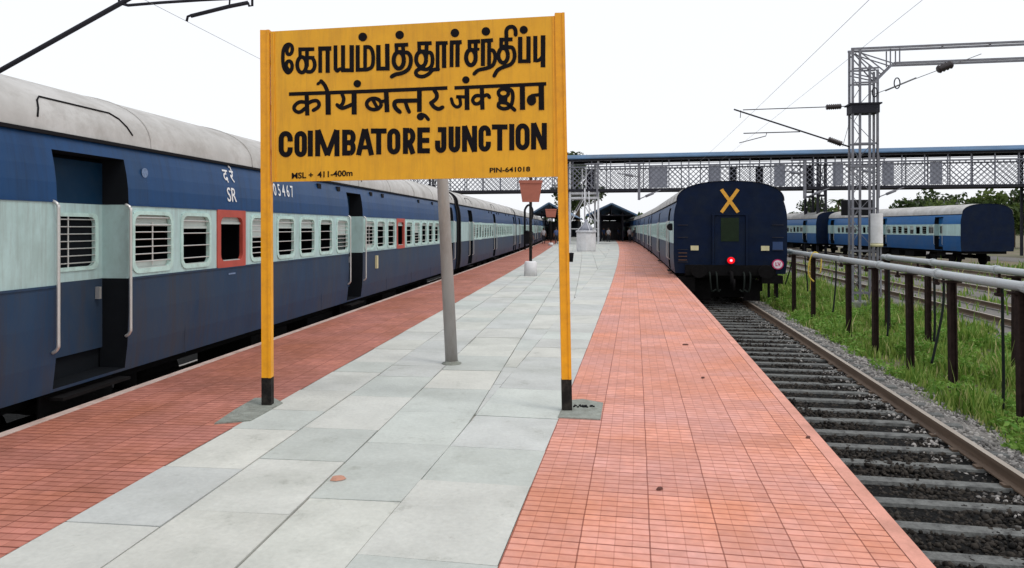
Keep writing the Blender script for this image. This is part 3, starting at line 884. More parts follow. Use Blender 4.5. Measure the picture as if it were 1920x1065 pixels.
# ------------------------------------------------------------------ railway coaches
LC, WB = 21.8, 1.70
Z0, ZB0, ZB1, ZE, ZT = 0.17, 1.17, 1.97, 2.61, 3.30
def xw(z):
    if z < 0.8: return WB - 0.05 * ((0.8 - z) / 0.63) ** 2
    if z > ZB1: return WB - 0.10 * ((z - ZB1) / (ZE - ZB1)) ** 2
    return WB
def roof_profile(n=14):
    xe = xw(ZE)
    out = []
    for t in np.linspace(0, math.pi, n * 2 + 1):
        c, s_ = math.cos(t), math.sin(t)
        out.append((xe * math.copysign(abs(c) ** (2 / 2.4), c), ZE + (ZT - ZE) * abs(s_) ** (2 / 2.4)))
    return out
DOORS = [(2.10, 3.12), (10.05, 10.95), (20.35, 21.20)]
WINS = [(3.54 + 0.875 * i, 'wide' if i == 0 else ('emerg' if i == 2 else ('shut' if i in (3, 7) else 'bars'))) for i in range(8)]
WINS += [(11.40 + 0.875 * i, 'wide' if i == 0 else ('emerg' if i == 3 else ('shut' if i == 5 else 'bars'))) for i in range(10)]
WZ0, WZ1 = 1.245, 1.885

def rounded(y0, y1, z0, z1, r, n=4):
    out = []
    for cx, cz, a in ((y1 - r, z1 - r, 0), (y0 + r, z1 - r, 90), (y0 + r, z0 + r, 180), (y1 - r, z0 + r, 270)):
        for k in range(n + 1):
            t = R(a + 90 * k / n)
            out.append((cx + r * math.cos(t), cz + r * math.sin(t)))
    return out
def ring(mb, outer, inner, x, dx, m=0):
    """a raised ring between two outlines of equal length on a side wall at x, proud by dx"""
    n = len(outer)
    i = len(mb.v)
    for p in outer: mb.v.append((x, p[0], p[1]))
    for p in outer: mb.v.append((x + dx, p[0], p[1]))
    for p in inner: mb.v.append((x + dx, p[0], p[1]))
    for p in inner: mb.v.append((x - dx * 2.5, p[0], p[1]))
    for k in range(n):
        k2 = (k + 1) % n
        for a in range(3):
            mb.idx((i + a * n + k, i + a * n + k2, i + (a + 1) * n + k2, i + (a + 1) * n + k), m)

M['door_shade_blue'] = mat('recess_shaded_door_blue', (0.006, 0.030, 0.070), 0.5, spec=0.1, var=0.25, scale=2, dirt=(0.02, 0.03, 0.04), dscale=2, damt=0.6)  # upper door blue, darkened so the recess shade sits in the colour
M['azure_up'] = mat('bright_azure_coach_paint', (0.012, 0.12, 0.34), 0.4, spec=0.25, var=0.12, scale=1.6, dirt=(0.05, 0.13, 0.27), dscale=1.0, damt=0.4)
M['azure_low'] = mat('mid_azure_coach_paint', (0.012, 0.085, 0.25), 0.45, spec=0.2, var=0.15, scale=2, dirt=(0.05, 0.08, 0.13), dscale=1.0, damt=0.6)
def wall_color(z): return 0 if z < ZB0 else (1 if z < ZB1 else 2)

def make_coach(name, label, side=1, detail=2, rear=False, up='blue_up', low='blue_low', plain_end=False):
    root = thing(name, label, 'train coach')
    S = side
    body = MB()
    holes = [(a, b, Z0 + 0.03, 2.46) for a, b in DOORS]
    for yc, kind in WINS:
        w = 0.35 if kind == 'wide' else 0.315
        holes.append((yc - w, yc + w, WZ0, WZ1))
    yb = sorted(set([0, LC] + [h[0] for h in holes] + [h[1] for h in holes]))
    zb = sorted(set([Z0, Z0 + 0.03, 0.45, 0.8, ZB0, WZ0, WZ1, ZB1, 2.15, 2.3, 2.46, ZE]))
    for ya, yb_ in zip(yb[:-1], yb[1:]):
        for za, zb_ in zip(zb[:-1], zb[1:]):
            yc, zc_ = (ya + yb_) / 2, (za + zb_) / 2
            if any(h[0] < yc < h[1] and h[2] < zc_ < h[3] for h in holes): continue
            q = [(S * xw(za), ya, za), (S * xw(za), yb_, za), (S * xw(zb_), yb_, zb_), (S * xw(zb_), ya, zb_)]
            body.face(q if S > 0 else q[::-1], wall_color(zc_))
    for za, zb_ in zip(zb[:-1], zb[1:]):      # the far side, plain
        q = [(-S * xw(za), 0, za), (-S * xw(za), LC, za), (-S * xw(zb_), LC, zb_), (-S * xw(zb_), 0, zb_)]
        body.face(q[::-1] if S > 0 else q, wall_color((za + zb_) / 2))
    for y0, y1, z0, z1 in holes:              # reveals
        d = 0.34 if z1 > 2.2 else 0.07
        for k in range(2):
            y = (y0, y1)[k]
            zs = [z0] + [z for z in zb if z0 < z < z1] + [z1]
            for za, zb_ in zip(zs[:-1], zs[1:]):
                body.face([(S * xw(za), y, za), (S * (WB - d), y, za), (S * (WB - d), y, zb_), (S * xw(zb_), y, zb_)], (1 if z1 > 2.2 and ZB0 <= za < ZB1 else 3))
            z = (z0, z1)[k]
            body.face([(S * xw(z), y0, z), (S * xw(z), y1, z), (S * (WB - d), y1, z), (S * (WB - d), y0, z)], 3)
    # ends, floor
    prof = roof_profile()
    side_z = [Z0, 0.45, 0.8, ZB1, 2.15, 2.3, 2.46]
    outline = [(xw(z), z) for z in side_z] + prof + [(-xw(z), z) for z in reversed(side_z)]
    body.face([(x, 0, z) for x, z in outline], 4)
    body.face([(x, LC, z) for x, z in reversed(outline)], 4)
    body.face([(-1.6, 0, Z0), (-1.6, LC, Z0), (1.6, LC, Z0), (1.6, 0, Z0)], 3)
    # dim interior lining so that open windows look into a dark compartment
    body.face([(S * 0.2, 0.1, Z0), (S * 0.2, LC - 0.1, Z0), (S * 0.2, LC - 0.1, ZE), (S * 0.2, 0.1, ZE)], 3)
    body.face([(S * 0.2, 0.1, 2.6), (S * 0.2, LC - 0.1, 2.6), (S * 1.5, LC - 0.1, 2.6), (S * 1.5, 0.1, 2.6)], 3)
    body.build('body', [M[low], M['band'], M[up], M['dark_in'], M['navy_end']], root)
    rf = MB()
    rows = []
    nseg = 22
    for k in range(nseg + 1):
        y = -0.03 + (LC + 0.06) * k / nseg
        rows.append([rf.vert((x * 1.012, y, z + 0.012)) for x, z in prof])
    for a, b in zip(rows[:-1], rows[1:]):
        for k in range(len(prof) - 1):
            rf.idx((a[k], a[k + 1], b[k + 1], b[k]), 0, True)
    for r_, rev in ((rows[0], True), (rows[-1], False)):
        pass
    for y in np.arange(1.2, LC, 2.43):       # welded seams across the roof
        pts = [(x * 1.016, y, z + 0.014) for x, z in prof]
        rf.tube(pts, 0.010, 5, 0, False)
    roof = rf.build('roof', M['roof'], root)
    gt = MB()
    gt.box((S * (xw(ZE) + 0.012), LC / 2, ZE + 0.004), (0.05, LC, 0.035))
    gt.build('gutter', M['rubber'], root)
    for zz in (ZB0, ZB1):
        wmld = MB()
        cuts = [0] + [v for d_ in DOORS for v in d_] + [LC]
        for ya, yb_ in zip(cuts[::2], cuts[1::2]):
            wmld.box((S * (WB + 0.003), (ya + yb_) / 2, zz), (0.016, yb_ - ya - 0.01, 0.022))
        wmld.build('waist_moulding', M[low] if zz == ZB0 else M[up], root)
    # window units
    for yc, kind in WINS:
        w = 0.35 if kind == 'wide' else 0.315
        fm = MB()
        r = 0.09
        inner = rounded(yc - w + 0.02, yc + w - 0.02, WZ0 + 0.02, WZ1 - 0.02, r)
        if kind == 'emerg' and detail == 2:
            outer = rounded(yc - w - 0.07, yc + w + 0.07, WZ0 - 0.07, WZ1 + 0.08, 0.02)
            ring(fm, outer, inner, S * WB, S * 0.014)
            fo = fm.build('window', M['red_frame'], root)
            fo["label"] = 'open emergency window with a red frame'
        else:
            outer = rounded(yc - w - 0.025, yc + w + 0.025, WZ0 - 0.03, WZ1 + 0.025, 0.11)
            ring(fm, outer, inner, S * WB, S * 0.014)
            fo = fm.build('window', M['frame'], root)
        if detail >= 1:
            sh = MB()
            drop = {'emerg': 0.10, 'shut': 0.30, 'wide': 0.13}.get(kind, random.choice((0.09, 0.10, 0.12, 0.16)))
            xs_ = S * (WB - 0.05)
            sh.box((xs_, yc, WZ1 - drop / 2), (0.018, 2 * w - 0.01, drop))
            sh.box((xs_ + S * 0.012, yc, WZ1 - drop), (0.03, 2 * w - 0.03, 0.03))
            sh.build('shutter', M['shutter'], fo)
            sl = MB()
            sl.box((xs_ + S * 0.022, yc, WZ0 + 0.014), (0.07, 2 * w - 0.03, 0.03))
            if kind == 'wide': sl.box((xs_, yc, WZ0 + 0.06), (0.018, 2 * w - 0.01, 0.09))
            sl.build('sill', M['shutter'], fo)
            if kind != 'emerg':
                br = MB()
                nb = 7 if kind in ('wide', 'shut') else 4
                for k in range(nb):
                    z = WZ0 + 0.10 + (0.46 if nb == 4 else 0.49) * k / (nb - 1)
                    br.tube([(S * (WB + 0.002), yc - w + 0.01, z), (S * (WB + 0.002), yc + w - 0.01, z)], 0.0075, 6, 0, False)
                if kind == 'wide':
                    br.tube([(S * (WB - 0.006), yc, WZ0 + 0.05), (S * (WB - 0.006), yc, WZ1 - 0.1)], 0.009, 6, 0, False)
                br.build('bars', M['bars'], fo)
    # doors
    for di, (a, b) in enumerate(DOORS):
        xd = S * (WB - 0.31)
        d = MB()
        zs = [0.42, ZB0, WZ0 + 0.05, WZ1 - 0.03, ZB1, 2.42]
        m0, m1 = a + 0.12, b - 0.10
        for za, zb_ in zip(zs[:-1], zs[1:]):
            for ya, yb_ in ((a, m0), (m0, m1), (m1, b)):
                if ya == m0 and za == zs[2]: continue
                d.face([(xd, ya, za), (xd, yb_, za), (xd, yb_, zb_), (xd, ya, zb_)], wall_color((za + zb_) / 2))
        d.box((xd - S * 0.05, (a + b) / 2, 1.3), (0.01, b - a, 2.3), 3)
        dd = d.build('door', [M[low], M['band'], M['door_shade_blue'] if up == 'blue_up' else M[up], M['dark_in']], root)
        if detail >= 1:
            wn_ = MB()
            ring(wn_, rounded(m0 - 0.03, m1 + 0.03, zs[2] - 0.02, zs[3] + 0.02, 0.08), rounded(m0 + 0.02, m1 - 0.02, zs[2] + 0.02, zs[3] - 0.02, 0.07), xd, S * 0.012)
            for k in range(7):
                z = zs[2] + 0.06 + 0.45 * k / 6
                wn_.tube([(xd + S * 0.004, m0, z), (xd + S * 0.004, m1, z)], 0.007, 5, 1, False)
            wn_.tube([(xd, (m0 + m1) / 2, zs[2]), (xd, (m0 + m1) / 2, zs[3])], 0.009, 5, 1, False)
            wn_.build('door_window', [M['frame'], M['bars']], dd)
            hd = MB()
            hd.box((xd + S * 0.03, b - 0.10, 1.02), (0.05, 0.03, 0.13))
            hd.build('handle', M['bars'], dd)
        for y in (a - 0.05, b - 0.045 if di == 0 else b + 0.05):
            hr = MB()
            x0_ = S * (WB - 0.005)
            hr.tube(catmull([(x0_, y, 0.55), (x0_ + S * 0.055, y, 0.60), (x0_ + S * 0.06, y, 0.75), (x0_ + S * 0.06, y, 1.8), (x0_ + S * 0.055, y, 1.93), (x0_, y, 1.97)], 4), 0.016, 8)
            hr.build('handrail', M['bars'], root)
        stp = MB()
        for z, x_ in ((0.10, 1.66), (-0.22, 1.58)):
            stp.box((S * x_, (a + b) / 2, z), (0.16, b - a - 0.05, 0.03))
        stp.box((S * 1.50, (a + b) / 2, -0.06), (0.02, b - a, 0.36))
        stp.build('footstep', M['grime'], root)
        if detail >= 2:
            rs = MB()
            pr = roof_profile(40)
            def onroof(i, y): 
                x, z = pr[i]
                return (S * x * 1.014, y, z + 0.02)
            rs.tube([onroof(i, y) for i, y in ((3, a - 0.13), (6, a - 0.09), (9, a - 0.05), (11, a + 0.02), (11, (a + b) / 2), (11, b - 0.04), (9, b + 0.06), (6, b + 0.13), (3, b + 0.19))], 0.0085, 6)
            rs.build('rain_strip', M['rubber'], root)
    if detail >= 2:
        for y in (8.6, 9.6, 11.7, 12.6, 16.2, 18.0):
            vm = MB()
            vm.box((S * (xw(2.5) + 0.006), y, 2.50), (0.03, 0.16, 0.09))
            vm.build('ventilator', M['rubber'], root)
        sk = MB()
        for y in (4.2, 6.4, 8.6, 12.8, 15.2, 17.6):
            sk.box((S * (xw(0.45) + 0.001), y, 0.52), (0.004, 0.006, 0.7))
        sk.build('panel_seam', M['blue_low'], root)
    # black vestibule bellows at both ends
    for y in (-0.22, LC + 0.22):
        v = MB()
        for k in range(5):
            v.box((0, y - 0.16 + 0.08 * k, 1.35), (1.3 if k % 2 else 1.16, 0.07, 2.3 if k % 2 else 2.2))
        if not (rear and y < 0):
            v.build('vestibule', M['rubber'], root)
    if detail >= 2 and not rear:
        for y in (-0.05, LC + 0.05):
            v = MB()
            v.face([(x * 1.03, y - 0.05, z + 0.02 if z > 1 else z) for x, z in outline])
            v.face([(x * 1.03, y + 0.05, z + 0.02 if z > 1 else z) for x, z in reversed(outline)])
            n = len(outline)
            for k in range(n):
                a, b = outline[k], outline[(k + 1) % n]
                v.face([(a[0] * 1.03, y - 0.05, a[1] + (0.02 if a[1] > 1 else 0)), (b[0] * 1.03, y - 0.05, b[1] + (0.02 if b[1] > 1 else 0)), (b[0] * 1.03, y + 0.05, b[1] + (0.02 if b[1] > 1 else 0)), (a[0] * 1.03, y + 0.05, a[1] + (0.02 if a[1] > 1 else 0))])
            v.build('end_trim', M['rubber'], root)
    # underframe and bogies
    u = MB()
    u.box((0, LC / 2, 0.08), (2.6, LC - 0.3, 0.17))
    for y in (7.2, 9.4, 11.6, 14.2):
        u.box((S * 0.9, y, -0.22), (0.9, 1.3, 0.44))
    u.build('underframe', M['grime'], root)
    for y in (3.4, LC - 3.4):
        bg_ = MB()
        for sx in (-1, 1):
            bg_.box((sx * 1.12, y, -0.30), (0.16, 3.2, 0.24))
            for dy in (-1.45, 1.45):
                bg_.box((sx * 1.16, y + dy, -0.40), (0.24, 0.34, 0.34))
            bg_.lathe((sx * 1.14, y - 0.45, -0.42), [(0.12, 0), (0.12, 0.42)], 10)
            bg_.lathe((sx * 1.14, y + 0.45, -0.42), [(0.12, 0), (0.12, 0.42)], 10)
        bg_.box((0, y, -0.25), (2.2, 0.5, 0.2))
        bo = bg_.build('bogie', M['grime'], root)
        for dy in (-1.45, 1.45):
            for sx in (-1, 1):
                wm = MB()
                wm.lathe((sx * GAUGE - 0.065, y + dy, Z_RAIL + 0.455), [(0.3, 0), (0.46, 0.005), (0.455, 0.12), (0.3, 0.13)], 24, 0, 'x')
                wm.build('wheel', M['grime'], bo)
    return root

NEAR_LABEL = 'dusty blue coach with pale window band, nearest in the train left of the board'
near = make_coach('passenger_coach', NEAR_LABEL, 1, 2)
GL = 'coaches of the blue train at the left platform'
near["group"] = GL
def place_L(o, y0):
    ym = y0 + LC / 2
    a = headL(ym)
    p = PL(y0, CL)
    o.location = p
    o.rotation_euler = (0, 0, a)
place_L(near, 3.9)
plain = copy_tree(near)
plain["label"] = 'blue coach coupled directly beyond the near left coach, behind the grey pole'
place_L(plain, 3.9 + 22.5)
for ch in plain.children:
    if "label" in ch:
        del ch["label"]
        ch.material_slots[0].link = 'OBJECT'
        ch.material_slots[0].material = M['frame']
# lettering on the near coach only
def side_text(body, yc, z, size, m='white', sx=0.8, off=0.0):
    ang = (xw(z + 0.01) - xw(z - 0.01)) / 0.02
    text_obj('lettering', body, size, M[m], near, (xw(z) + 0.006, yc - 3.9, z), (0, 1, 0), (ang, 0, 1), 0.001, off, sx)
def yl(px): return 6475.0 / (1105 - px) * 1.006 - 0.55
side_text('द रे', yl(437), 2.44, 0.26, 'white', 0.9, 0.003)
side_text('SR', yl(437.5), 2.17, 0.28, 'white', 0.85, 0.002)
side_text('0 5 4 6 7', yl(536.5), 2.32, 0.28, 'white', 0.74, 0.002)
side_text('—', yl(437), 1.09, 0.22, 'faded', 0.8, 0.004)
em = MB()
em.lathe((0, 0, 0), [(0.055, 0.0), (0.055, 0.003)], 16, 0, 'x')
for dz in (-0.11, -0.14):
    em.box((0.002, 0, dz), (0.004, 0.19, 0.012))
for dy in (-0.07, -0.02, 0.03, 0.08):
    em.box((0.002, dy, -0.23), (0.004, 0.022, 0.11))
e = em.build('emblem', M['faded'], near)
e.location = (xw(2.30) + 0.004, yl(278) - 3.9, 2.34)
tl = MB()
tl.box((0, 0, 0), (0.06, 0.09, 0.30))
t_ = tl.build('side_lamp', M['cream'], near)
t_.location = (WB + 0.02, yl(706) - 3.9, 0.92)
far_labels = ['third coach of the left blue train, behind the red-brown board post', 'fourth coach of the left blue train, far down the platform', 'fifth coach of the left blue train, small in the distance', 'sixth and farthest coach of the left blue train']
simple = make_coach('passenger_coach', far_labels[0], 1, 0)
simple["group"] = GL
place_L(simple, 3.9 + 45.0)
for k in range(1, 4):
    c = copy_tree(simple)
    c["label"] = far_labels[k]
    place_L(c, 3.9 + 45.0 + 22.5 * k)

# the train on the right, seen from its rear end
S_REAR = 24.4
def place_R(o, s0):
    o.location = PR(s0, CR_)
    o.scale = (1.09, 1, 1)
    o.rotation_euler = (0, 0, headR(s0 + LC / 2))
GRP_R = 'coaches of the train at the right platform'
rear = make_coach('passenger_coach', 'last coach of the right train, dark navy end with a yellow X', -1, 1, True)
rear["group"] = GRP_R
place_R(rear, S_REAR)
rl = ['second coach from the rear of the right train', 'third coach from the rear of the right train', 'fourth coach from the rear of the right train, near the footbridge', 'fifth coach from the rear of the right train, beyond the footbridge']
sr = make_coach('passenger_coach', rl[0], -1, 0)
sr["group"] = GRP_R
place_R(sr, S_REAR + 22.5)
for k in range(1, 4):
    c = copy_tree(sr)
    c["label"] = rl[k]
    place_R(c, S_REAR + 22.5 * (k + 1))
# fittings of the rear end (local y = 0 faces the camera)
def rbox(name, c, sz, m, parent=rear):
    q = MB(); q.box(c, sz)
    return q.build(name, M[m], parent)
for sgn in (-1, 1):
    q = MB()
    q.beam((-0.25 * sgn, -0.012, 2.24), (0.25 * sgn, -0.012 - 0.004 * (sgn > 0), 3.02), 0.105, 0.012, 0, (1, 0, 0))
    if sgn < 0: xm = q
    else:
        xm.v += []
        i0 = len(xm.v)
        xm.v += q.v
        xm.f += [tuple(i0 + a for a in f) for f in q.f]; xm.m += q.m; xm.s += q.s
xm.build('last_vehicle_mark', M['xmark'], rear)
dr = MB()
dr.box((0, -0.02, 1.17), (0.92, 0.04, 1.90))
for x in (-0.5, 0.5): dr.box((x, -0.04, 1.17), (0.06, 0.08, 1.94))
dr.box((0, -0.04, 2.17), (1.06, 0.08, 0.06))
de = dr.build('end_door', M['navy_end'], rear)
rbox('end_window', (0, -0.046, 1.66), (0.54, 0.012, 0.80), 'door_green', de)
for x in (-1.06, 1.05):
    rbox('reflector', (x, -0.02, 1.03), (0.24, 0.03, 0.16), 'cream')
for k in range(4):                           # ladder rungs and grab rails on both corners
    for x in (-1.42, 1.42):
        q = MB()
        q.tube([(x - 0.16, -0.05, 0.55 + 0.42 * k), (x + 0.16, -0.05, 0.55 + 0.42 * k)], 0.014, 6)
        q.build('rung', M['dark_steel'], rear)
q = MB()
for z in (0.62, 0.74, 0.86): q.box((-1.42, -0.015, z), (0.26, 0.02, 0.03))
q.build('stencil_bars', mat('dull_orange_stencil', (0.10, 0.05, 0.03)), rear)
q = MB()
q.box((1.42, -0.012, 1.10), (0.30, 0.012, 0.30))
q.build('stencil_plate', mat('faded_blue_plate', (0.02, 0.05, 0.14), 0.5), rear)
q = MB()
q.lathe((0.02, -0.16, 0.62), [(0.12, 0.16), (0.135, 0.06), (0.125, 0.0)], 16, 0, 'y')
q.build('tail_lamp_case', M['dark_steel'], rear)
q = MB()
q.lathe((0.02, -0.20, 0.62), [(0.03, 0.0), (0.085, 0.01), (0.115, 0.04)], 16, 0, 'y')
tlo = q.build('tail_lamp', M['lamp_red'], rear)
q = MB()
q.lathe((0.02, -0.206, 0.62), [(0.015, 0.0), (0.042, 0.008)], 12, 0, 'y')
q.build('bulb', M['lamp_core'], tlo)
lv = MB()
lv.lathe((1.40, -0.14, 0.50), [(0.17, 0), (0.17, 0.03)], 24, 0, 'y')
lvo = lv.build('last_vehicle_board', M['lv_red'], rear)
lv = MB()
lv.lathe((1.40, -0.147, 0.50), [(0.135, 0), (0.135, 0.006)], 24, 0, 'y')
lv.build('board_face', M['lv_white'], lvo)
text_obj('lettering', 'LV', 0.165, M['lv_red'], lvo, (1.40, -0.152, 0.50), (1, 0, 0), (0, 0, 1), 0.001, 0.006, 0.85)
for x in (-0.98, 0.98):
    q = MB()
    q.lathe((x, -0.60, 0.27), [(0.22, 0), (0.23, 0.03), (0.10, 0.06), (0.10, 0.40), (0.15, 0.42), (0.15, 0.60)], 16, 0, 'y')
    q.build('buffer', M['grime'], rear)
q = MB()
q.box((0, -0.02, 0.28), (2.7, 0.14, 0.36))
q.build('headstock', M['grime'], rear)
q = MB()
q.tube([(0, -0.05, 0.24), (0, -0.45, 0.22), (0, -0.5, 0.0), (0, -0.46, -0.2)], 0.05, 8)
q.tube([(0.06, -0.5, 0.02), (0.06, -0.52, -0.35)], 0.04, 8)
q.build('coupling', M['grime'], rear)
for x in (-0.62, -0.42, 0.40, 0.58):
    q = MB()
    q.tube(catmull([(x, -0.08, 0.22), (x, -0.26, 0.12), (x * 0.97, -0.30, -0.18), (x * 0.9, -0.22, -0.42), (x * 0.7, -0.16, -0.36)], 4), 0.026, 7)
    q.build('brake_hose', M['hose'], rear)
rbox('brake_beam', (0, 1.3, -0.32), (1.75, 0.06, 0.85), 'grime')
rbox('end_box', (1.25, 0.10, -0.02), (0.62, 0.40, 0.26), 'grime')
for x in (1.18, 1.42):
    rbox('step_hanger', (x, 0.12, -0.38), (0.07, 0.06, 0.5), 'grime')
rbox('step_hanger', (-1.3, 0.12, -0.2), (0.5, 0.3, 0.5), 'grime')
for sx in (-1, 1):
    q = MB()
    q.box((sx * 0.75, 0.6, -0.45), (0.5, 0.08, 0.7))
    q.build('splash_guard', M['grime'], rear)
q = MB()
q.lathe((-1.75, 0.5, 1.75), [(0.10, 0), (0.13, 0.05), (0.13, 0.12)], 12, 0, 'y')
q.build('side_signal_disc', M['rubber'], rear)

# the train standing in the yard on the far right
GRP_Y = 'coaches of the train in the yard on the right'
A0, A1 = at(1801, HZ, 45.5), at(1550, HZ, 67.6)
dv = (A1 - A0).normalized()
hd_ = math.atan2(-dv.x, dv.y)
yard = make_coach('passenger_coach', 'bright blue yard coach with pale band and dark doorways behind the lattice mast', -1, 1, True, 'azure_up', 'azure_low')
yard["group"] = GRP_Y
nrm = Vector((dv.y, -dv.x, 0))
p = A0 + nrm * WB; p.z = 0
yard.location = p
yard.rotation_euler = (0, 0, hd_)
for k, lb in ((1, 'farther yard coach seen between the navy coach end and the lattice mast'), (2, 'farthest yard coach, mostly hidden behind the navy coach end')):
    c = copy_tree(yard)
    c["label"] = lb
    q = p + dv * 22.5 * k
    c.location = (q.x - 0.9 * k * k, q.y, 0)
    c.rotation_euler = (0, 0, hd_ + 0.05 * k)

# ------------------------------------------------------------------ tracks
def rail_mb(P, off, s0, s1, step=2.0, full=True):
    mb = MB()
    prof = [(-0.036, 0), (0.036, 0), (0.036, -0.045), (0.012, -0.06), (0.012, -0.135), (0.07, -0.15), (0.07, -0.165), (-0.07, -0.165), (-0.07, -0.15), (-0.012, -0.135), (-0.012, -0.06), (-0.036, -0.045)]
    rows = []
    for s in np.arange(s0, s1 + 0.01, step):
        rows.append([mb.vert(P(s, off + x, Z_RAIL + z)) for x, z in prof])
    n = len(prof)
    for a, b in zip(rows[:-1], rows[1:]):
        for k in range(n):
            mb.idx((a[k], b[k], b[(k + 1) % n], a[(k + 1) % n]), 1 if k == 0 else 0)
    mb.idx(rows[0], 0)
    return mb
def make_track(label, P, head, off, s0, s1, n_sl, sl_s0, z_sl):
    t = thing('railway_track', label, 'railway track', P(0, off, 0) * 0)
    for sx in (-1, 1):
        rail_mb(P, off + sx * GAUGE, s0, s1).build('rail', [M['rail'], M['rail_top']], t)
    if n_sl:
        q = MB()
        L = 1.36
        for y, w0, h0 in ((0, 0.26, 0),):
            i = 0
            prof = [(-0.125, -0.2), (0.125, -0.2), (0.076, 0.0), (-0.076, 0.0)]
            for x in (-L, L):
                for a, b in prof: q.v.append((x, a, b))
            for k in range(4): q.idx((k, (k + 1) % 4, 4 + (k + 1) % 4, 4 + k))
            q.idx((3, 2, 1, 0)); q.idx((4, 5, 6, 7))
        for sx in (-1, 1):
            for d in (-0.11, 0.11):
                q.box((sx * GAUGE + d, 0, 0.012), (0.06, 0.10, 0.03), 1)
        first = None
        for k in range(n_sl):
            s = sl_s0 + 0.6 * k
            if first is None:
                o = first = q.build('sleeper', [M['sleeper'], M['rail']], t)
            else:
                o = first.copy(); COL.objects.link(o); o.parent = t
            o.location = P(s, off, z_sl + random.uniform(-0.006, 0.006))
            o.rotation_euler = (0, 0, head(s) + random.uniform(-0.012, 0.012))
    return t
make_track('railway track with concrete sleepers on dark ballast, right of the platform', PR, headR, CT, -8, S_END, 80, 1.5, Z_RAIL - 0.165)
make_track('railway track in the dark gap beneath the left train', PL, headL, CL, -8, S_END, 40, 3.0, Z_RAIL - 0.165)
for off, lb in ((11.2, 'rusty yard track just beyond the pipe lines'), (16.0, 'middle rusty yard track in weeds'), (21.0, 'rusty yard track nearest the yard train')):
    t = make_track(lb, PR, headR, off, -2, 150, 0, 0, 0)

# ballast stones
ico_v = []
ph = (1 + 5 ** 0.5) / 2
for a in (-1, 1):
    for b in (-ph, ph):
        ico_v += [(0, a, b), (a, b, 0), (b, 0, a)]
ico_v = np.array(ico_v) / 1.9
from itertools import combinations
ico_f = []
dmin = min(np.linalg.norm(ico_v[i] - ico_v[j]) for i, j in combinations(range(12), 2))
for i, j, k in combinations(range(12), 3):
    if all(abs(np.linalg.norm(ico_v[a] - ico_v[b]) - dmin) < 1e-6 for a, b in ((i, j), (j, k), (i, k))):
        n_ = np.cross(ico_v[j] - ico_v[i], ico_v[k] - ico_v[i])
        ico_f.append((i, j, k) if np.dot(n_, ico_v[i]) > 0 else (i, k, j))
ico_f = np.array(ico_f)
def stones(name, n, offs, s_rng, size, z_fn, mats, mfn, P=PR):
    off = rng.uniform(*offs, n)
    s = s_rng[0] + (s_rng[1] - s_rng[0]) * rng.random(n) ** 1.9
    sz = rng.uniform(*size, n)
    base = np.array([tuple(P(a, b, z_fn(b) + 0.012 * math.sin(a * 2.9 + 2.2 * math.sin(b * 2.7)) + 0.010 * math.sin(b * 4.3 + a * 0.9))) for a, b in zip(s, off)])
    V = ico_v[None] * (1 + rng.uniform(-0.42, 0.42, (n, 12, 1))) * sz[:, None, None] * rng.uniform(0.6, 1.25, (n, 1, 3))
    a = rng.uniform(0, 6.28, n)
    ca_, sa_ = np.cos(a)[:, None], np.sin(a)[:, None]
    V = np.stack((V[..., 0] * ca_ - V[..., 1] * sa_, V[..., 0] * sa_ + V[..., 1] * ca_, V[..., 2]), -1)
    V = V + base[:, None]
    F = (ico_f[None] + (np.arange(n) * 12)[:, None, None]).reshape(-1, 3)
    mi = np.repeat(np.array([mfn(b) for b in off]), 20)
    return np_mesh(name, V.reshape(-1, 3), F, mats, None, mi)
def bz(o):
    return -1.036 if o < 4.45 else -1.045 - (o - 4.45) * 0.15
tag(stones('ballast', 38000, (1.5, 5.0), (2.5, 30), (0.014, 0.033), bz, [M['stone_dark'], M['stone']],
       lambda b: 0 if b < 3.85 + random.uniform(-0.5, 0.3) else 1), kind='stuff')

# ------------------------------------------------------------------ grass and weeds
def grass(name, n, offs, s_rng, h_rng, mats, width=0.012, lean=0.35, P=PR, pw=1.6, z0=-1.15, clump=None):
    off = rng.uniform(*offs, n)
    s = s_rng[0] + (s_rng[1] - s_rng[0]) * rng.random(n) ** pw
    if clump:
        f = np.sin(off * 3.1 + np.sin(s * 1.7) * 2) + np.sin(s * 2.3 + off * 1.1) + rng.normal(0, clump, n)
        keep = f > -0.6
        off, s = off[keep], s[keep]
        n = len(s)
    base = np.array([tuple(P(a, b, z0)) for a, b in zip(s, off)])
    h = rng.uniform(*h_rng, n) * (1 + 0.5 * np.sin(off * 2.2 + s * 0.8)) * (1 + 0.45 * np.sin(s * 2.7 + 1.5 * np.sin(off * 4.1))) * np.where(rng.random(n) < 0.05, 1.9, 1.0)
    edge = np.clip((off - offs[0]) / 0.5, 0.25, 1)
    h = h * edge
    a = rng.uniform(0, 6.28, n)
    dx = np.stack((np.cos(a), np.sin(a), np.zeros(n)), -1)
    ld = np.stack((np.cos(a + 1.3), np.sin(a + 1.3), np.zeros(n)), -1) * (lean * h * rng.uniform(0.2, 1.6, n))[:, None]
    w = (width * rng.uniform(0.7, 1.5, n) * (1 + s * 0.02))[:, None]
    up = np.stack((np.zeros(n), np.zeros(n), h), -1)
    v0, v1 = base - dx * w, base + dx * w
    v2, v3 = base + dx * w * 0.7 + up * 0.55 + ld * 0.35, base - dx * w * 0.7 + up * 0.55 + ld * 0.35
    v4 = base + up * 0.95 + ld
    V = np.stack((v0, v1, v2, v3, v4), 1)
    i = np.arange(n)[:, None] * 5
    F = np.concatenate([i + np.array([[0, 1, 2]]), i + np.array([[0, 2, 3]]), i + np.array([[3, 2, 4]])], 0)
    return np_mesh(name, V.reshape(-1, 3), F, mats)
tag(grass('grass', 110000, (4.55, 9.6), (5.5, 40), (0.08, 0.27), M['grass'], clump=1.1), kind='stuff')
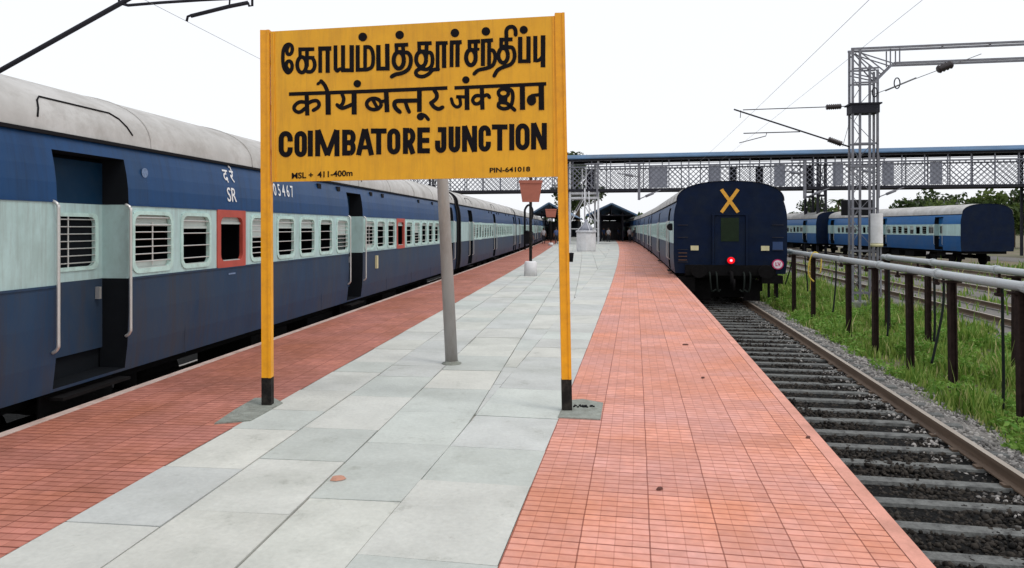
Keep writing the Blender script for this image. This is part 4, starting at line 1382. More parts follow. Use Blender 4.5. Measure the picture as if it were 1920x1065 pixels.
tag(grass('grass', 16000, (9.4, 32), (8, 60), (0.08, 0.30), M['grass'], width=0.02, pw=1.3, clump=0.6), kind='stuff')
tag(grass('grass', 9000, (4.5, 9.0), (40, 70), (0.12, 0.35), M['grass'], width=0.02, pw=1.0), kind='stuff')
def weeds(name, n_cl, offs, s_rng, mats, leaf=0.035, P=PR):
    V, F = [], []
    k = 0
    for _ in range(n_cl):
        o = random.uniform(*offs); s = s_rng[0] + (s_rng[1] - s_rng[0]) * random.random() ** 1.5
        c = P(s, o, -1.12)
        h = random.uniform(0.12, 0.40); r = random.uniform(0.08, 0.26)
        nl = int(30 + 90 * r / 0.26)
        for _ in range(nl):
            a = random.uniform(0, 6.28); rr = r * random.random() ** 0.5; z = h * random.random() ** 0.8
            p = np.array((c.x + rr * math.cos(a), c.y + rr * math.sin(a), c.z + z))
            u = rng.normal(0, 1, 3); u[2] *= 0.5; u /= np.linalg.norm(u)
            w = np.cross(u, rng.normal(0, 1, 3)); w /= np.linalg.norm(w)
            L = leaf * random.uniform(0.6, 1.6)
            V += [p - u * L, p + w * L * 0.5, p + u * L, p - w * L * 0.5]
            F.append((k, k + 1, k + 2, k + 3)); k += 4
    return np_mesh(name, np.array(V), np.array(F), mats)
tag(weeds('weeds', 260, (4.7, 8.8), (6, 30), M['weed']), kind='stuff')

# ------------------------------------------------------------------ water pipes on posts
def pipeline(label, off, z, s_posts, s0, s1, r):
    t = thing('water_pipe', label, 'water pipe', (0, 0, 0), 0, 'pipe lines in the grass strip')
    q = MB()
    ss = list(np.arange(s0, s1, 1.5)) + [s1]
    q.tube([PR(s, off, z) for s in ss], r, 14)
    q.build('pipe', M['pipe'], t)
    for s in np.arange(s0 + 1.2, s1, 2.9):
        q = MB()
        p0, p1 = PR(s - 0.035, off, z), PR(s + 0.035, off, z)
        q.tube([p0, p1], r * 1.32, 14, 0, True, False)
        q.tube([PR(s + 0.05, off, z), PR(s + 0.12, off, z)], r * 1.15, 14, 0, True, False)
        q.build('flange', M['pipe'], t)
    for s in s_posts:
        p = PR(s, off, 0)
        q = MB()
        rz = headR(s)
        X = Vector((math.cos(rz), math.sin(rz), 0))
        b = Vector((p.x, p.y, -1.2)); tp = Vector((p.x, p.y, z - r - 0.004))
        lean_ = Vector((random.uniform(-0.03, 0.03), random.uniform(-0.02, 0.02), 0))
        q.beam(b + lean_ + X * 0.05, tp + X * 0.05, 0.02, 0.10, 0, X)
        q.beam(b + lean_ - X * 0.05, tp - X * 0.05, 0.02, 0.10, 0, X)
        q.beam(b + lean_, tp, 0.08, 0.02, 0, X)
        q.beam(tp - X * 0.14 + Vector((0, 0, -0.02)), tp + X * 0.14 + Vector((0, 0, -0.02)), 0.035, 0.12)
        q.build('post', M['rust_post'], t)
    for s in list(s_posts)[::1]:
        q = MB()
        q.tube([PR(s + 0.6, off, z - r), PR(s + 0.6, off, z - r - 0.10)], 0.025, 8)
        q.tube([PR(s + 0.52, off, z - r - 0.10), PR(s + 0.68, off, z - r - 0.10)], 0.03, 8)
        q.build('valve', M['rust_post'], t)
    return t
posts1 = [8.9, 10.8, 12.95, 14.8, 16.75, 18.7, 22.1, 24.6, 27.5, 31, 34.5, 38]
pipeline('pale grey water pipe on rusty posts, the nearer of the two lines', 5.30, 0.90, posts1, 6.5, 40, 0.072)
pipeline('pale grey water pipe on rusty posts, the farther of the two lines', 6.95, 0.90, [10.6, 14.3, 18.2, 20.9], 8.0, 21.2, 0.07)
hz = [(11.55, 1.9, 0.10, 'hose'), (13.55, 1.55, -0.12, 'hose'), (13.95, 1.25, 0.08, 'hose'), (16.25, 1.5, 0.05, 'hose'), (20.2, 1.45, 0.0, 'hose'), (23.6, 1.2, 0.14, 'hose'), (25.4, 1.1, -0.12, 'hose'), (21.95, 0.75, 0.10, 'yellow_hose'), (22.9, 1.1, 0.06, 'yellow_hose')]
hl = ['black hose hanging right of the nearest pipe post, trailing into the grass', 'black hose slanting beside the second pipe post', 'short black hose behind the second pipe post', 'thin black hose hanging near the lattice mast foot', 'green-black hose hanging midway along the pipe', 'black hose leaning on the far pipe post, right side', 'black hose leaning on the far pipe post, left side', 'yellow hose looped over the pipe', 'thin yellow hose dangling straight into the grass']
for (s, L, sw, m), lb in zip(hz, hl):
    q = MB()
    a = PR(s, 5.30 + 0.06, 0.86)
    pts = [a + Vector((0, 0, 0.10)) + NR * -0.05, a + NR * 0.05, a + NR * (0.06 + sw * 0.2) + DR * sw * 0.3 + Vector((0, 0, -L * 0.35)), a + NR * (0.02 + sw) + DR * (sw * 0.9) + Vector((0, 0, -L * 0.75)), a + NR * (sw * 1.4 - 0.02) + DR * (sw * 1.1) + Vector((0, 0, -L))]
    if lb.startswith('yellow'):
        pts = [a + NR * 0.10 + Vector((0, 0, -0.5)), a + NR * 0.12 + Vector((0, 0, -0.05)), a + Vector((0, 0, 0.13)) + NR * -0.06, a + NR * -0.20 + Vector((0, 0, -0.15)), a + NR * -0.22 + Vector((0, 0, -0.55)), a + NR * -0.08 + Vector((0, 0, -0.75))]
    q.tube(catmull(pts, 5), 0.022, 7)
    tag(q.build('hose', M[m]), lb, 'hose', 'hoses hanging from the pipe')

# ------------------------------------------------------------------ overhead line mast with boom
Z_MAST = 24.7
sm = (Z_MAST + 7.97 * 0.1763) / 0.9843
def MP(off, z, ds=0.0): return NR * off + DR * (sm + ds) + Vector((0, 0, z))   # a point in the mast's cross plane
base = MP(7.95, -1.15)
mast = thing('overhead_line_mast', 'grey lattice overhead line mast with a boom reaching right', 'mast', base)
def mr_(p): return Vector(p) - base
lw = 0.40
for dx in (-0.40, -0.16, 0.16, 0.42):
    for ds in ((-0.2, 0.2) if abs(dx) > 0.3 else (-0.2,)):
        q = MB()
        q.beam(mr_(MP(7.95 + dx, -1.1, ds)), mr_(MP(7.95 + dx, 8.05 if dx < 0.1 else 7.55 - abs(dx) * 0.6, ds)), 0.075, 0.055, 0, NR)
        q.build('leg', M['steel'], mast)
for ds, (a, b) in ((-0.2, (-0.40, -0.16)), (0.2, (-0.40, 0.42))):
    q = MB()
    z, k, st_ = -0.9, 0, (0.42 if ds < 0 else 0.95)
    while z + st_ < 7.3:
        p, r_ = (a, b) if k % 2 else (b, a)
        q.beam(mr_(MP(7.95 + p, z, ds + 0.04)), mr_(MP(7.95 + r_, z + st_, ds + 0.04)), 0.022, 0.010)
        z += st_; k += 1
    q.build('lacing', M['steel'], mast)
q = MB()
for z in (-0.6, 0.9, 2.4, 3.9, 4.7, 6.85, 7.35):
    for ds in (-0.2, 0.2):
        q.beam(mr_(MP(7.5, z, ds - 0.03)), mr_(MP(8.4, z, ds - 0.03)), 0.06, 0.02)
q.build('batten', M['steel'], mast)
q = MB()
q.box(mr_(MP(7.95, 5.95, 0)), (0.92, 0.62, 0.36), 0, -TH)
q.box(mr_(MP(7.95, 6.10, 0)), (1.06, 0.7, 0.05), 0, -TH)
q.build('collar', M['dark_steel'], mast)
q = MB()
q.box(mr_(MP(7.95, -1.08, 0)), (1.0, 0.8, 0.36), 0, -TH)
q.build('foundation', M['cement'], mast)
bm = MB()
for ds in (-0.2, 0.2):
    bm.beam(mr_(MP(7.5, 8.06, ds)), mr_(MP(24, 8.06, ds)), 0.07, 0.06)
    bm.beam(mr_(MP(8.9, 7.50, ds)), mr_(MP(24, 7.50, ds)), 0.07, 0.06)
    # knee bracing fan
    bm.beam(mr_(MP(8.37, 6.95, ds)), mr_(MP(8.9, 7.50, ds)), 0.06, 0.05)
    for a in ((7.6, 8.0, 8.9, 7.5), (7.6, 7.9, 8.37, 6.95), (7.75, 8.0, 8.62, 7.22), (7.55, 7.2, 8.37, 6.98), (9.1, 8.02, 9.1, 7.5), (8.8, 8.02, 8.8, 7.46)):
        bm.beam(mr_(MP(a[0], a[1], ds + 0.04)), mr_(MP(a[2], a[3], ds + 0.04)), 0.04, 0.02)
for x in np.arange(10.5, 24, 1.5):
    bm.beam(mr_(MP(x, 8.04, -0.2)), mr_(MP(x, 8.04, 0.2)), 0.03, 0.02)
bm.build('boom', M['steel'], mast)
q = MB()
pr_ = [(0.17, 0.0)]
for k in range(9):
    pr_ += [(0.195, 0.005 + 0.115 * k), (0.195, 0.108 + 0.115 * k), (0.187, 0.1135 + 0.115 * k)]
q.lathe(mr_(MP(8.27, 1.18, -0.42)), pr_, 18, 0, 'z', False)
cw = q.build('counterweight', M['white_conc'], mast)
q = MB()
q.tube([mr_(MP(8.27, 1.0, -0.42)), mr_(MP(8.27, 5.9, -0.42))], 0.016, 6)
q.lathe(mr_(MP(8.27, 1.06, -0.42)), [(0.20, 0), (0.20, 0.11)], 18, 1)
q.build('weight_rod', [M['dark_steel'], M['cream']], cw)
for dx in (8.14, 8.40):
    q = MB()
    q.beam(mr_(MP(dx, -0.7, -0.42)), mr_(MP(dx, 1.06, -0.42)), 0.05, 0.05)
    q.build('guide_rod', M['steel'], mast)
def pxm(px, py, ds=0.0):
    """pixel -> point in the mast's cross plane"""
    d = at(px, py, 1.0) - EYE
    n_ = DR
    t = ((DR * (sm + ds)) - Vector((EYE.x, EYE.y, 0))).dot(n_) / d.dot(n_)
    return EYE + d * t
q = MB()
q.tube([mr_(pxm(1376, 205, -0.3)), mr_(pxm(1592, 275, -0.3))], 0.028, 8)
q.tube([mr_(pxm(1393, 206, -0.3)), mr_(pxm(1592, 199, -0.3))], 0.016, 8)
q.tube([mr_(pxm(1394, 250, -0.3)), mr_(pxm(1500, 247, -0.3))], 0.018, 8)
q.tube([mr_(pxm(1386, 268, -0.3)), mr_(pxm(1436, 255, -0.3)), mr_(pxm(1438, 248, -0.3))], 0.014, 6)
q.tube([mr_(pxm(1389, 207, -0.3)), mr_(pxm(1388, 221, -0.3))], 0.012, 6)
q.tube([mr_(pxm(1591, 235, -0.3)), mr_(pxm(1580, 275, -0.3))], 0.008, 6)
q.build('cantilever', M['dark_steel'], mast)
def insulator(p0, p1, parent, rmax=0.105, n=7):
    p0, p1 = Vector(p0), Vector(p1)
    q = MB()
    pts, rs = [], []
    for k in range(n * 2 + 1):
        pts.append(p0.lerp(p1, k / (n * 2)))
        rs.append(rmax if k % 2 else rmax * 0.72)
    q.tube(pts, rs, 12)
    return q.build('insulator', M['insul'], parent)
insulator(mr_(pxm(1549, 201, -0.3)), mr_(pxm(1577, 199.5, -0.3)), mast)
insulator(mr_(pxm(1553, 261, -0.3)), mr_(pxm(1578, 270, -0.3)), mast)
q = MB()
q.tube([mr_(pxm(1636, 178, -0.3)), mr_(pxm(1840, 101, -0.3))], 0.012, 6)
q.tube([mr_(pxm(1660, 170, -0.3)), mr_(pxm(1718, 146, -0.3))], 0.028, 6)
q.build('tension_wire', M['wire'], mast)
insulator(mr_(pxm(1758, 131, -0.3)), mr_(pxm(1785, 120, -0.3)), mast, 0.15, 4)
for x, y, rr in ((1682, 156, 0.17), (1640, 173, 0.15)):
    q = MB()
    c = mr_(pxm(x, y, -0.3))
    q.tube([c + Vector((0, 0, 1)) * rr * math.cos(t) * 1.1 + NR * rr * 0.55 * math.sin(t) for t in np.linspace(0, 6.28, 17)], 0.02, 6, 0, False)
    q.build('pulley', M['dark_steel'], mast)

# contact and feeder wires
def wire(label, pts, r=0.010, group='overhead wires'):
    q = MB()
    q.tube(pts, r, 5)
    return tag(q.build('overhead_wire', M['wire']), label, 'wire', group)
def sag(p, q, n=12, d=0.3):
    return [p.lerp(q, k / n) + Vector((0, 0, -d * 4 * (k / n) * (1 - k / n))) for k in range(n + 1)]
mt = pxm(1595, 107, 0)
lat = mt.dot(NR)
wire('dark feeder wire running over the lattice mast top', [mt + DR * d for d in (-24, -16, -8, 0, 12, 26, 45)], 0.006)
wire('thin contact wire above the right track', [PR(s, 3.02, 4.72) for s in np.arange(2, 60, 3)], 0.0035)
# left track: cantilever coming in from the mast beyond the train
ZL = 10.0
lm = thing('overhead_line_cantilever', 'dark overhead line bracket arm crossing the top left corner', 'cantilever', at(-330, HZ, ZL) * 1)
lm.location.z = -1.1
LB = lm.location.copy()
def lr(px, py): return at(px, py, ZL) - LB
q = MB()
q.beam(Vector((0, 0, 0)), Vector((0, 0, 8.0)), 0.24, 0.2)
q.build('post', M['steel'], lm)
q = MB()
q.tube([lr(-310, 305), lr(110, 71), lr(232, 3), lr(330, -52)], 0.036, 8)
q.tube([lr(226, 6), lr(240, 10), lr(300, 5), lr(378, 0), lr(620, -12)], 0.022, 8)
q.tube([lr(350, 40), lr(352, 31), lr(360, 28)], 0.018, 6)
q.tube([lr(358, 30), lr(430, 12), lr(465, 5)], 0.030, 8)
q.tube([lr(465, 5), lr(467, 11), lr(473, 11), lr(473, -20)], 0.018, 6)
q.tube([lr(430, 12), lr(432, -20)], 0.012, 6)
q.tube([lr(223, 6), lr(223, -20)], 0.014, 6)
q.build('bracket_tube', M['dark_steel'], lm)
insulator(lr(-280, 288), lr(-210, 249), lm)
c0 = at(350, 40, ZL)
wire('thin contact wire held by the top left bracket', [Vector((c0.x + cL(s), s, c0.z)) for s in np.arange(3, 45, 3)], 0.003)

# black board on a post behind the mast
p = at(1608, HZ, 31.0); p.z = -1.1
t = thing('signal_board', 'black rectangular board on a post behind the lattice mast', 'signal board', p)
q = MB(); q.box((0, 0, 1.1 + 2.62), (1.38, 0.12, 0.70)); q.build('board', M['rubber'], t)
q = MB(); q.tube([(0.1, 0.1, 0), (0.1, 0.1, 3.9)], 0.06, 8); q.build('post', M['dark_steel'], t)

# ------------------------------------------------------------------ footbridge
def bp(xc, z, back=0.0):
    """camera-right distance along the bridge line -> world point"""
    return EYE * 0 + FWD * (74 - 0.221 * (xc - 5.98) + back) + RGT * xc + Vector((0, 0, z))
fb = thing('footbridge', 'long roofed footbridge with grey lattice sides crossing all the tracks', 'footbridge', bp(5.98, 0))
FBL = fb.location.copy()
def br(xc, z, back=0.0): return bp(xc, z, back) - FBL
X0, X1 = -13.0, 64.0
q = MB()
for b in (0.0, 3.2):
    for xx in ((X0, X1),):
        q.beam(br(X0, 5.69, b), br(X1, 5.69, b), 0.26, 0.2)
q.beam(br(X0, 5.69, 1.6), br(X1, 5.69, 1.6), 0.08, 3.0)
q.build('deck', M['dark_steel'], fb)
for b in (0.0, 3.2):
    q = MB()
    zb_, zt_ = 5.83, 8.10
    h = zt_ - zb_
    x = X0 - h
    while x < X1:
        for d in (1, -1):
            a0, a1 = (x, x + h) if d > 0 else (x + h, x)
            za, zb2 = zb_, zt_
            xa, xb = a0, a1
            # clip to the span
            def cl(xa, za, xb, zb2):
                lo, hi = X0, X1
                if xa > xb: return None if False else cl2(xb, zb2, xa, za)
                return cl2(xa, za, xb, zb2)
            def cl2(xa, za, xb, zb2):
                if xb < X0 or xa > X1: return None
                if xa < X0: t = (X0 - xa) / (xb - xa); xa, za = X0, za + (zb2 - za) * t
                if xb > X1: t = (X1 - xa) / (xb - xa); xb, zb2 = X1, za + (zb2 - za) * t
                return xa, za, xb, zb2
            r_ = cl(xa, za, xb, zb2)
            if r_:
                q.beam(br(r_[0], r_[1], b + d * 0.02), br(r_[2], r_[3], b + d * 0.02), 0.055, 0.012)
        x += 0.52
    q.build('lattice_side', M['lattice'], fb)
    q = MB()
    q.beam(br(X0, 8.16, b), br(X1, 8.16, b), 0.14, 0.14)
    q.beam(br(X0, 8.40, b), br(X1, 8.40, b), 0.06, 0.06)
    q.beam(br(X0, 8.80, b), br(X1, 8.80, b), 0.06, 0.06)
    q.build('top_rail', M['lattice'], fb)
    for x in np.arange(X0, X1, 1.95):
        q = MB()
        q.beam(br(x, 5.8, b + 0.06), br(x, 9.0, b + 0.06), 0.09, 0.09)
        q.build('roof_post', M['lattice'], fb)
q = MB()
pr = [(-0.55, 9.02), (0.5, 9.48), (1.6, 9.62), (2.7, 9.48), (3.75, 9.02)]
for (a, za), (b, zb2) in zip(pr[:-1], pr[1:]):
    q.face([br(X0, za, a), br(X1, za, a), br(X1, zb2, b), br(X0, zb2, b)])
    q.face([br(X0, za - 0.05, a), br(X0, zb2 - 0.05, b), br(X1, zb2 - 0.05, b), br(X1, za - 0.05, a)])
q.beam(br(X0, 9.02, -0.55), br(X1, 9.02, -0.55), 0.10, 0.04)
q.build('roof', M['roof_blue'], fb)
q = MB()
q.beam(br(X0, 8.96, -0.3), br(X1, 8.96, -0.3), 0.30, 0.10)
q.beam(br(X0, 8.96, 3.5), br(X1, 8.96, 3.5), 0.30, 0.10)
q.build('fascia', M['dark_steel'], fb)
for px0, px1, dk in ((1218, 1252, 0), (1452, 1473, 0), (1562, 1582, 0), (1655, 1677, 0), (1745, 1768, 0), (1533, 1552, 1), (1437, 1452, 1), (1330, 1352, 0), (1105, 1122, 1), (1385, 1400, 1)):
    f = lambda px: (74 + 0.221 * 5.98) / (1 + 0.221 * (px - 960) / FPX) * (px - 960) / FPX
    q = MB()
    q.beam(br(f(px0), 6.98, 0.10 if dk == 0 else 3.1), br(f(px1), 6.98, 0.10 if dk == 0 else 3.1), 2.2, 0.03, 0, (0, 0, 1))
    q.build('cladding_panel', M['dark_steel'] if dk else M['clad'], fb)
fx = lambda px: (74 + 0.221 * 5.98) / (1 + 0.221 * (px - 960) / FPX) * (px - 960) / FPX
# support towers
def tower(pxa, pxb, m):
    q = MB()
    xa, xb = fx(pxa), fx(pxb)
    for x in (xa, xb):
        for b in (0.1, 3.0):
            q.beam(br(x, -1.0, b), br(x, 8.8, b), 0.20, 0.20)
    for z in (1.6, 4.9, 5.4):
        for b in (0.1, 3.0):
            q.beam(br(xa, z, b), br(xb, z, b), 0.22 if z > 4.5 else 0.09, 0.1)
    xm = (xa + xb) / 2
    for b in (0.1, 3.0):
        for x in (xa, xb):
            q.beam(br(x, 2.2, b), br(xm, 4.8, b), 0.08, 0.06)
        q.beam(br(xa, 5.4, b), br(xb, 8.6, b), 0.06, 0.05); q.beam(br(xb, 5.4, b), br(xa, 8.6, b), 0.06, 0.05)
    q.beam(br(xm - 0.2, 4.8, 0.0), br(xm - 0.2, 8.0, 0.0), 0.10, 0.1); q.beam(br(xm + 0.2, 4.8, 0.0), br(xm + 0.2, 8.0, 0.0), 0.10, 0.1)
    q.build('support_tower', m, fb)
tower(1069, 1122, M['bright_steel'])
tower(1534, 1549, M['dark_steel'])
tower(1960, 2000, M['dark_steel'])
tower(806, 832, M['dark_steel'])
for px in (1119, 1197, 1506, 1643):
    q = MB()
    x = fx(px)
    zl = 4.6 if px != 1119 else 5.0
    q.beam(br(x, zl, -0.35), br(x, 8.5, -0.35), 0.26 if px > 1150 else 0.2, 0.2)
    q.beam(br(x - 1.3, 8.45, -0.45), br(x + 0.6, 8.45, -0.45), 0.12, 0.12)
    if px > 1150:
        q.tube([br(x, 4.7, -0.5), br(x + 2.1, 5.6, -0.6)], 0.05, 6)
        q.tube([br(x - 2.2, 7.4, -0.6), br(x, 7.0, -0.5)], 0.05, 6)
        q.tube([br(x + 0.6, 4.95, -0.55), br(x + 1.4, 5.3, -0.58)], 0.13, 8)
        q.tube([br(x - 1.4, 7.25, -0.58), br(x - 0.6, 7.1, -0.55)], 0.13, 8)
    q.build('drop_post', M['steel'], fb)

# round white planter with a lattice mast stub on the platform
zc = FPX * 1.72 / (471 - HZ)
p = at(1099, HZ, zc); p.z = 0
t = thing('round_plinth', 'round whitewashed concrete plinth with a conical top beside the bridge tower', 'plinth', p)
q = MB(); q.lathe((0, 0, 0), [(0.66, 0), (0.70, 0.1), (0.70, 1.32), (0.66, 1.36)], 12, 0, 'z', False); q.build('drum', M['white_conc'], t)
q = MB(); q.lathe((0, 0, 0), [(0.74, 1.36), (0.76, 1.40), (0.76, 1.50), (0.72, 1.52)], 24, 0); q.build('rim', M['bright_steel'], t)
q = MB(); q.lathe((0, 0, 0), [(0.50, 1.52), (0.36, 1.80), (0.18, 2.0), (0.10, 2.2), (0.10, 2.35)], 16, 0); q.build('cone', M['clad'], t)
q = MB()
for a in range(4):
    an = a * math.pi / 2 + 0.4
    q.beam((0.66 * math.cos(an), 0.66 * math.sin(an), 1.52), (0.12 * math.cos(an), 0.12 * math.sin(an), 2.1), 0.04, 0.04)
q.tube([(-0.1, 0, 2.2), (-0.1, 0, 4.6)], 0.05, 8); q.tube([(0.25, 0, 2.2), (0.2, 0, 4.4)], 0.04, 8)
q.build('stay', M['bright_steel'], t)

# small dark litter bin
p = ground_at(1071, 491)
t = thing('litter_bin', 'small dark bin by the right sign post, far behind it', 'bin', p)
q = MB(); q.lathe((0, 0, 0), [(0.09, 0), (0.13, 0.42)], 12); q.build('bucket', M['rubber'], t)
q = MB(); q.lathe((0, 0, 0), [(0.14, 0.42), (0.14, 0.45), (0.02, 0.47)], 12); q.build('lid', M['dark_steel'], t)

# red-brown tapered boards on black poles with white feet
def tapered_board(px, py, label, board_h_px, w_top, w_bot, sc_h, foot_h):
    p = ground_at(px, py)
    t = thing('platform_board', label, 'board', p, YAW, 'red-brown boards on black poles')
    q = MB()
    z1 = sc_h; z0 = sc_h - 0.78
    pts = [(-w_bot / 2, z0), (w_bot / 2, z0), (w_top / 2, z1 - 0.12), (w_top / 2 + 0.02, z1), (-w_top / 2 - 0.02, z1), (-w_top / 2, z1 - 0.12)]
    q.face([(x, -0.05, z) for x, z in pts]); q.face([(x, 0.0, z) for x, z in reversed(pts)])
    for k in range(len(pts)):
        a, b = pts[k], pts[(k + 1) % len(pts)]
        q.face([(a[0], -0.05, a[1]), (a[0], 0, a[1]), (b[0], 0, b[1]), (b[0], -0.05, b[1])])
    q.box((0, -0.06, z1 - 0.06), (w_top + 0.05, 0.03, 0.10))
    q.build('board', M['terracotta'], t)
    q = MB(); q.tube([(0, 0.06, foot_h), (0, 0.06, sc_h + 0.35)], 0.055, 10); q.build('pole', M['post_black'], t)
    q = MB(); q.lathe((0, 0.06, 0), [(0.24, 0), (0.22, foot_h - 0.05), (0.18, foot_h)], 14); q.build('foot', M['white_conc'], t)
    return t
tapered_board(995, 517, 'red-brown tapered board on a black pole with a white concrete foot, the larger one', 0, 0.80, 0.60, 3.42, 0.52)
tapered_board(1033, 461, 'small distant red-brown board on a thin black pole', 0, 1.05, 0.85, 3.5, 0.3)

# swan neck water pipe near that pole
p = ground_at(984, 468)
t = thing('swan_neck_pipe', 'black swan-neck pipe stand on the left side of the platform', 'pipe stand', p, YAW)
q = MB()
q.tube(catmull([(0, 0, 0), (0, 0, 2.7), (0.04, 0, 3.2), (0.30, 0, 3.5), (0.58, 0, 3.2), (0.60, 0, 2.6), (0.45, 0, 2.3)], 5), 0.085, 8)
q.build('pipe', M['rubber'], t)
q = MB(); q.box((0.15, 0, 0.9), (0.5, 0.35, 0.9)); q.lathe((0.15, 0, 1.35), [(0.26, 0), (0.12, 0.16)], 10); q.build('valve_box', M['rubber'], t)

# ------------------------------------------------------------------ platform shelters far away
M['stall'] = mat('dark_stall_boards', (0.055, 0.05, 0.055), 0.9, var=0.5, scale=0.9, spec=0.1)
def shelter(label, s0, s1, hl, ctr, zr):
    p = PR(s0, ctr)
    t = thing('platform_shelter', label, 'platform shelter', p, headR(s0), 'platform shelters')
    L = s1 - s0
    q = MB()
    for a, b in (((-hl, zr - 1.45), (0, zr)), ((0, zr), (hl, zr - 1.45))):
        q.face([(a[0], 0, a[1]), (b[0], 0, b[1]), (b[0], L, b[1]), (a[0], L, a[1])])
        q.face([(a[0], 0, a[1] - 0.06), (a[0], L, a[1] - 0.06), (b[0], L, b[1] - 0.06), (b[0], 0, b[1] - 0.06)])
    q.build('roof', M['roof_blue'], t)
    for y in np.arange(0.4, L, 6):
        q = MB()
        q.beam((-hl, y, zr - 1.42), (hl, y, zr - 1.42), 0.10, 0.08)
        q.beam((0, y, zr - 1.42), (0, y, zr - 0.1), 0.08, 0.08)
        q.build('truss', M['dark_steel'], t)
    q = MB()
    q.beam((-hl, -0.05, zr - 1.45), (0, -0.05, zr), 0.20, 0.06); q.beam((0, -0.05, zr), (hl, -0.05, zr - 1.45), 0.20, 0.06)
    q.build('barge_board', M['roof_blue'], t)
    for y in np.arange(1.5, L, 6):
        for x in (-hl * 0.45, hl * 0.45):
            q = MB(); q.beam((x, y, 0), (x, y, zr - 1.0), 0.16, 0.16); q.build('column', M['dark_steel'], t)
    q = MB()
    q.box((0.2, L * 0.32, 1.25), (hl * 0.9, L * 0.3, 2.5))
    q.build('stall', M['stall'], t)
    q = MB()
    q.box((-0.1, L * 0.80, 1.5), (hl * 1.8, L * 0.3, 3.0))
    q.build('back_room', M['dark_in'], t)
shelter('blue gabled platform shelter right of the bridge tower', 86, 150, 3.1, -1.3, 4.7)
shelter('blue gabled platform shelter left of the bridge tower, behind the red-brown boards', 88, 150, 2.4, -9.2, 4.9)

# ------------------------------------------------------------------ trees
def leaf_cloud(blobs, n, size, mats, parent, name='crown'):
    w = np.array([b[3] ** 2 * b[4] for b in blobs]); w = w / w.sum()
    idx = rng.choice(len(blobs), n, p=w)
    B = np.array(blobs)[idx]
    u = rng.normal(0, 1, (n, 3)); u /= np.linalg.norm(u, axis=1)[:, None]
    r = (0.45 + 0.6 * rng.random(n))[:, None]
    P_ = B[:, :3] + u * r * np.stack((B[:, 3], B[:, 3], B[:, 4]), 1)
    a = rng.normal(0, 1, (n, 3)); a /= np.linalg.norm(a, axis=1)[:, None]
    b = np.cross(a, rng.normal(0, 1, (n, 3))); b /= np.linalg.norm(b, axis=1)[:, None]
    L = (size * rng.uniform(0.5, 1.5, n))[:, None]
    V = np.stack((P_ - a * L, P_ + b * L * 0.55, P_ + a * L, P_ - b * L * 0.55), 1).reshape(-1, 3)
    F = np.arange(n * 4).reshape(-1, 4)
    return np_mesh(name, V, F, mats, parent)
def tree(px, zc, h, w, label, n=2600, m='leaf', size=None, trunk=0.25):
    p = at(px, HZ, zc); p.z = -1.1
    t = thing('broadleaf_tree', label, 'tree', p, 0, 'trees beyond the yard')
    q = MB()
    q.tube([(0, 0, 0), (0.1, 0, h * 0.3), (0.0, 0.1, h * 0.6), (0.1, 0, h * 0.85)], [0.03 * h, 0.022 * h, 0.014 * h, 0.005 * h], 8)
    for k in range(6):
        a = k * 1.05 + random.random(); z = h * random.uniform(0.3, 0.55)
        q.tube([(0.05, 0, z), (w * 0.25 * math.cos(a), w * 0.25 * math.sin(a), z + h * 0.15), (w * 0.42 * math.cos(a), w * 0.42 * math.sin(a), z + h * 0.25)], [0.012 * h, 0.008 * h, 0.003 * h], 6)
    q.build('trunk', M['bark'], t)
    blobs = []
    for k in range(13):
        a = random.uniform(0, 6.28); rr = w * 0.36 * random.random() ** 0.6
        z = h * random.uniform(trunk + 0.08, 0.9)
        sc = w * random.uniform(0.11, 0.23) * (1.15 - 0.5 * (z / h - 0.5))
        blobs.append((rr * math.cos(a), rr * math.sin(a), z, sc, sc * 0.75))
    leaf_cloud(blobs, n, size or w * 0.035, M[m], t)
    return t
tree(1083, 200, 28, 17, 'tall tree with ragged top behind the bridge tower', 3600, 'leaf', 0.6)
for px, zc, h, w, lb, m in (
    (1483, 118, 6.0, 7, 'low round bush tree right beside the navy coach roof', 'leaf'),
    (1506, 120, 5.4, 8, 'low spreading tree above the yard train, second from the navy coach', 'leaf2'),
    (1528, 112, 8.2, 6, 'slim greyish tree under the footbridge left of the dark bridge support', 'leaf'),
    (1552, 118, 6.2, 7, 'bushy green tree right of the dark bridge support', 'leaf2'),
    (1697, 100, 7.4, 9, 'dark rounded tree rising over the yard coach roof', 'leaf'),
    (1732, 104, 8.6, 9, 'taller dark tree over the yard coach, left of the grey building', 'leaf'),
    (1752, 92, 6.6, 7, 'yellow-green bushy tree in front of the grey building', 'leaf2'),
    (1808, 96, 7.6, 9, 'dark green tree right of the grey building', 'leaf'),
    (1850, 98, 8.0, 10, 'broad tree at the right edge above the yard coach end', 'leaf2'),
    (1900, 100, 8.6, 10, 'outermost tree at the right edge of the view', 'leaf')):
    tree(px, zc, h, w, lb, 1900, m)
# palm
p = at(1572, HZ, 112); p.z = -1.1
t = thing('palm_tree', 'small palm standing above the yard train left of the black board', 'palm tree', p)
q = MB(); q.tube([(0, 0, 0), (0.1, 0, 4), (0, 0, 7.0)], [0.22, 0.16, 0.13], 8); q.build('trunk', M['bark'], t)
q = MB()
for k in range(16):
    a = k * 2.4; el = random.uniform(-0.2, 1.0); L = 2.1
    prev = None
    for j in range(7):
        u = j / 6
        p_ = Vector((math.cos(a) * L * u * math.cos(el * 0.7), math.sin(a) * L * u * math.cos(el * 0.7), 7.0 + L * u * math.sin(el) - 1.3 * u * u))
        wv = Vector((-math.sin(a), math.cos(a), -0.5)) * 0.20 * (1 - u * 0.8)
        if prev: q.face([prev[0] - prev[1], p_ - wv, p_ + wv, prev[0] + prev[1]])
        prev = (p_, wv)
q.build('crown', M['leaf'], t)
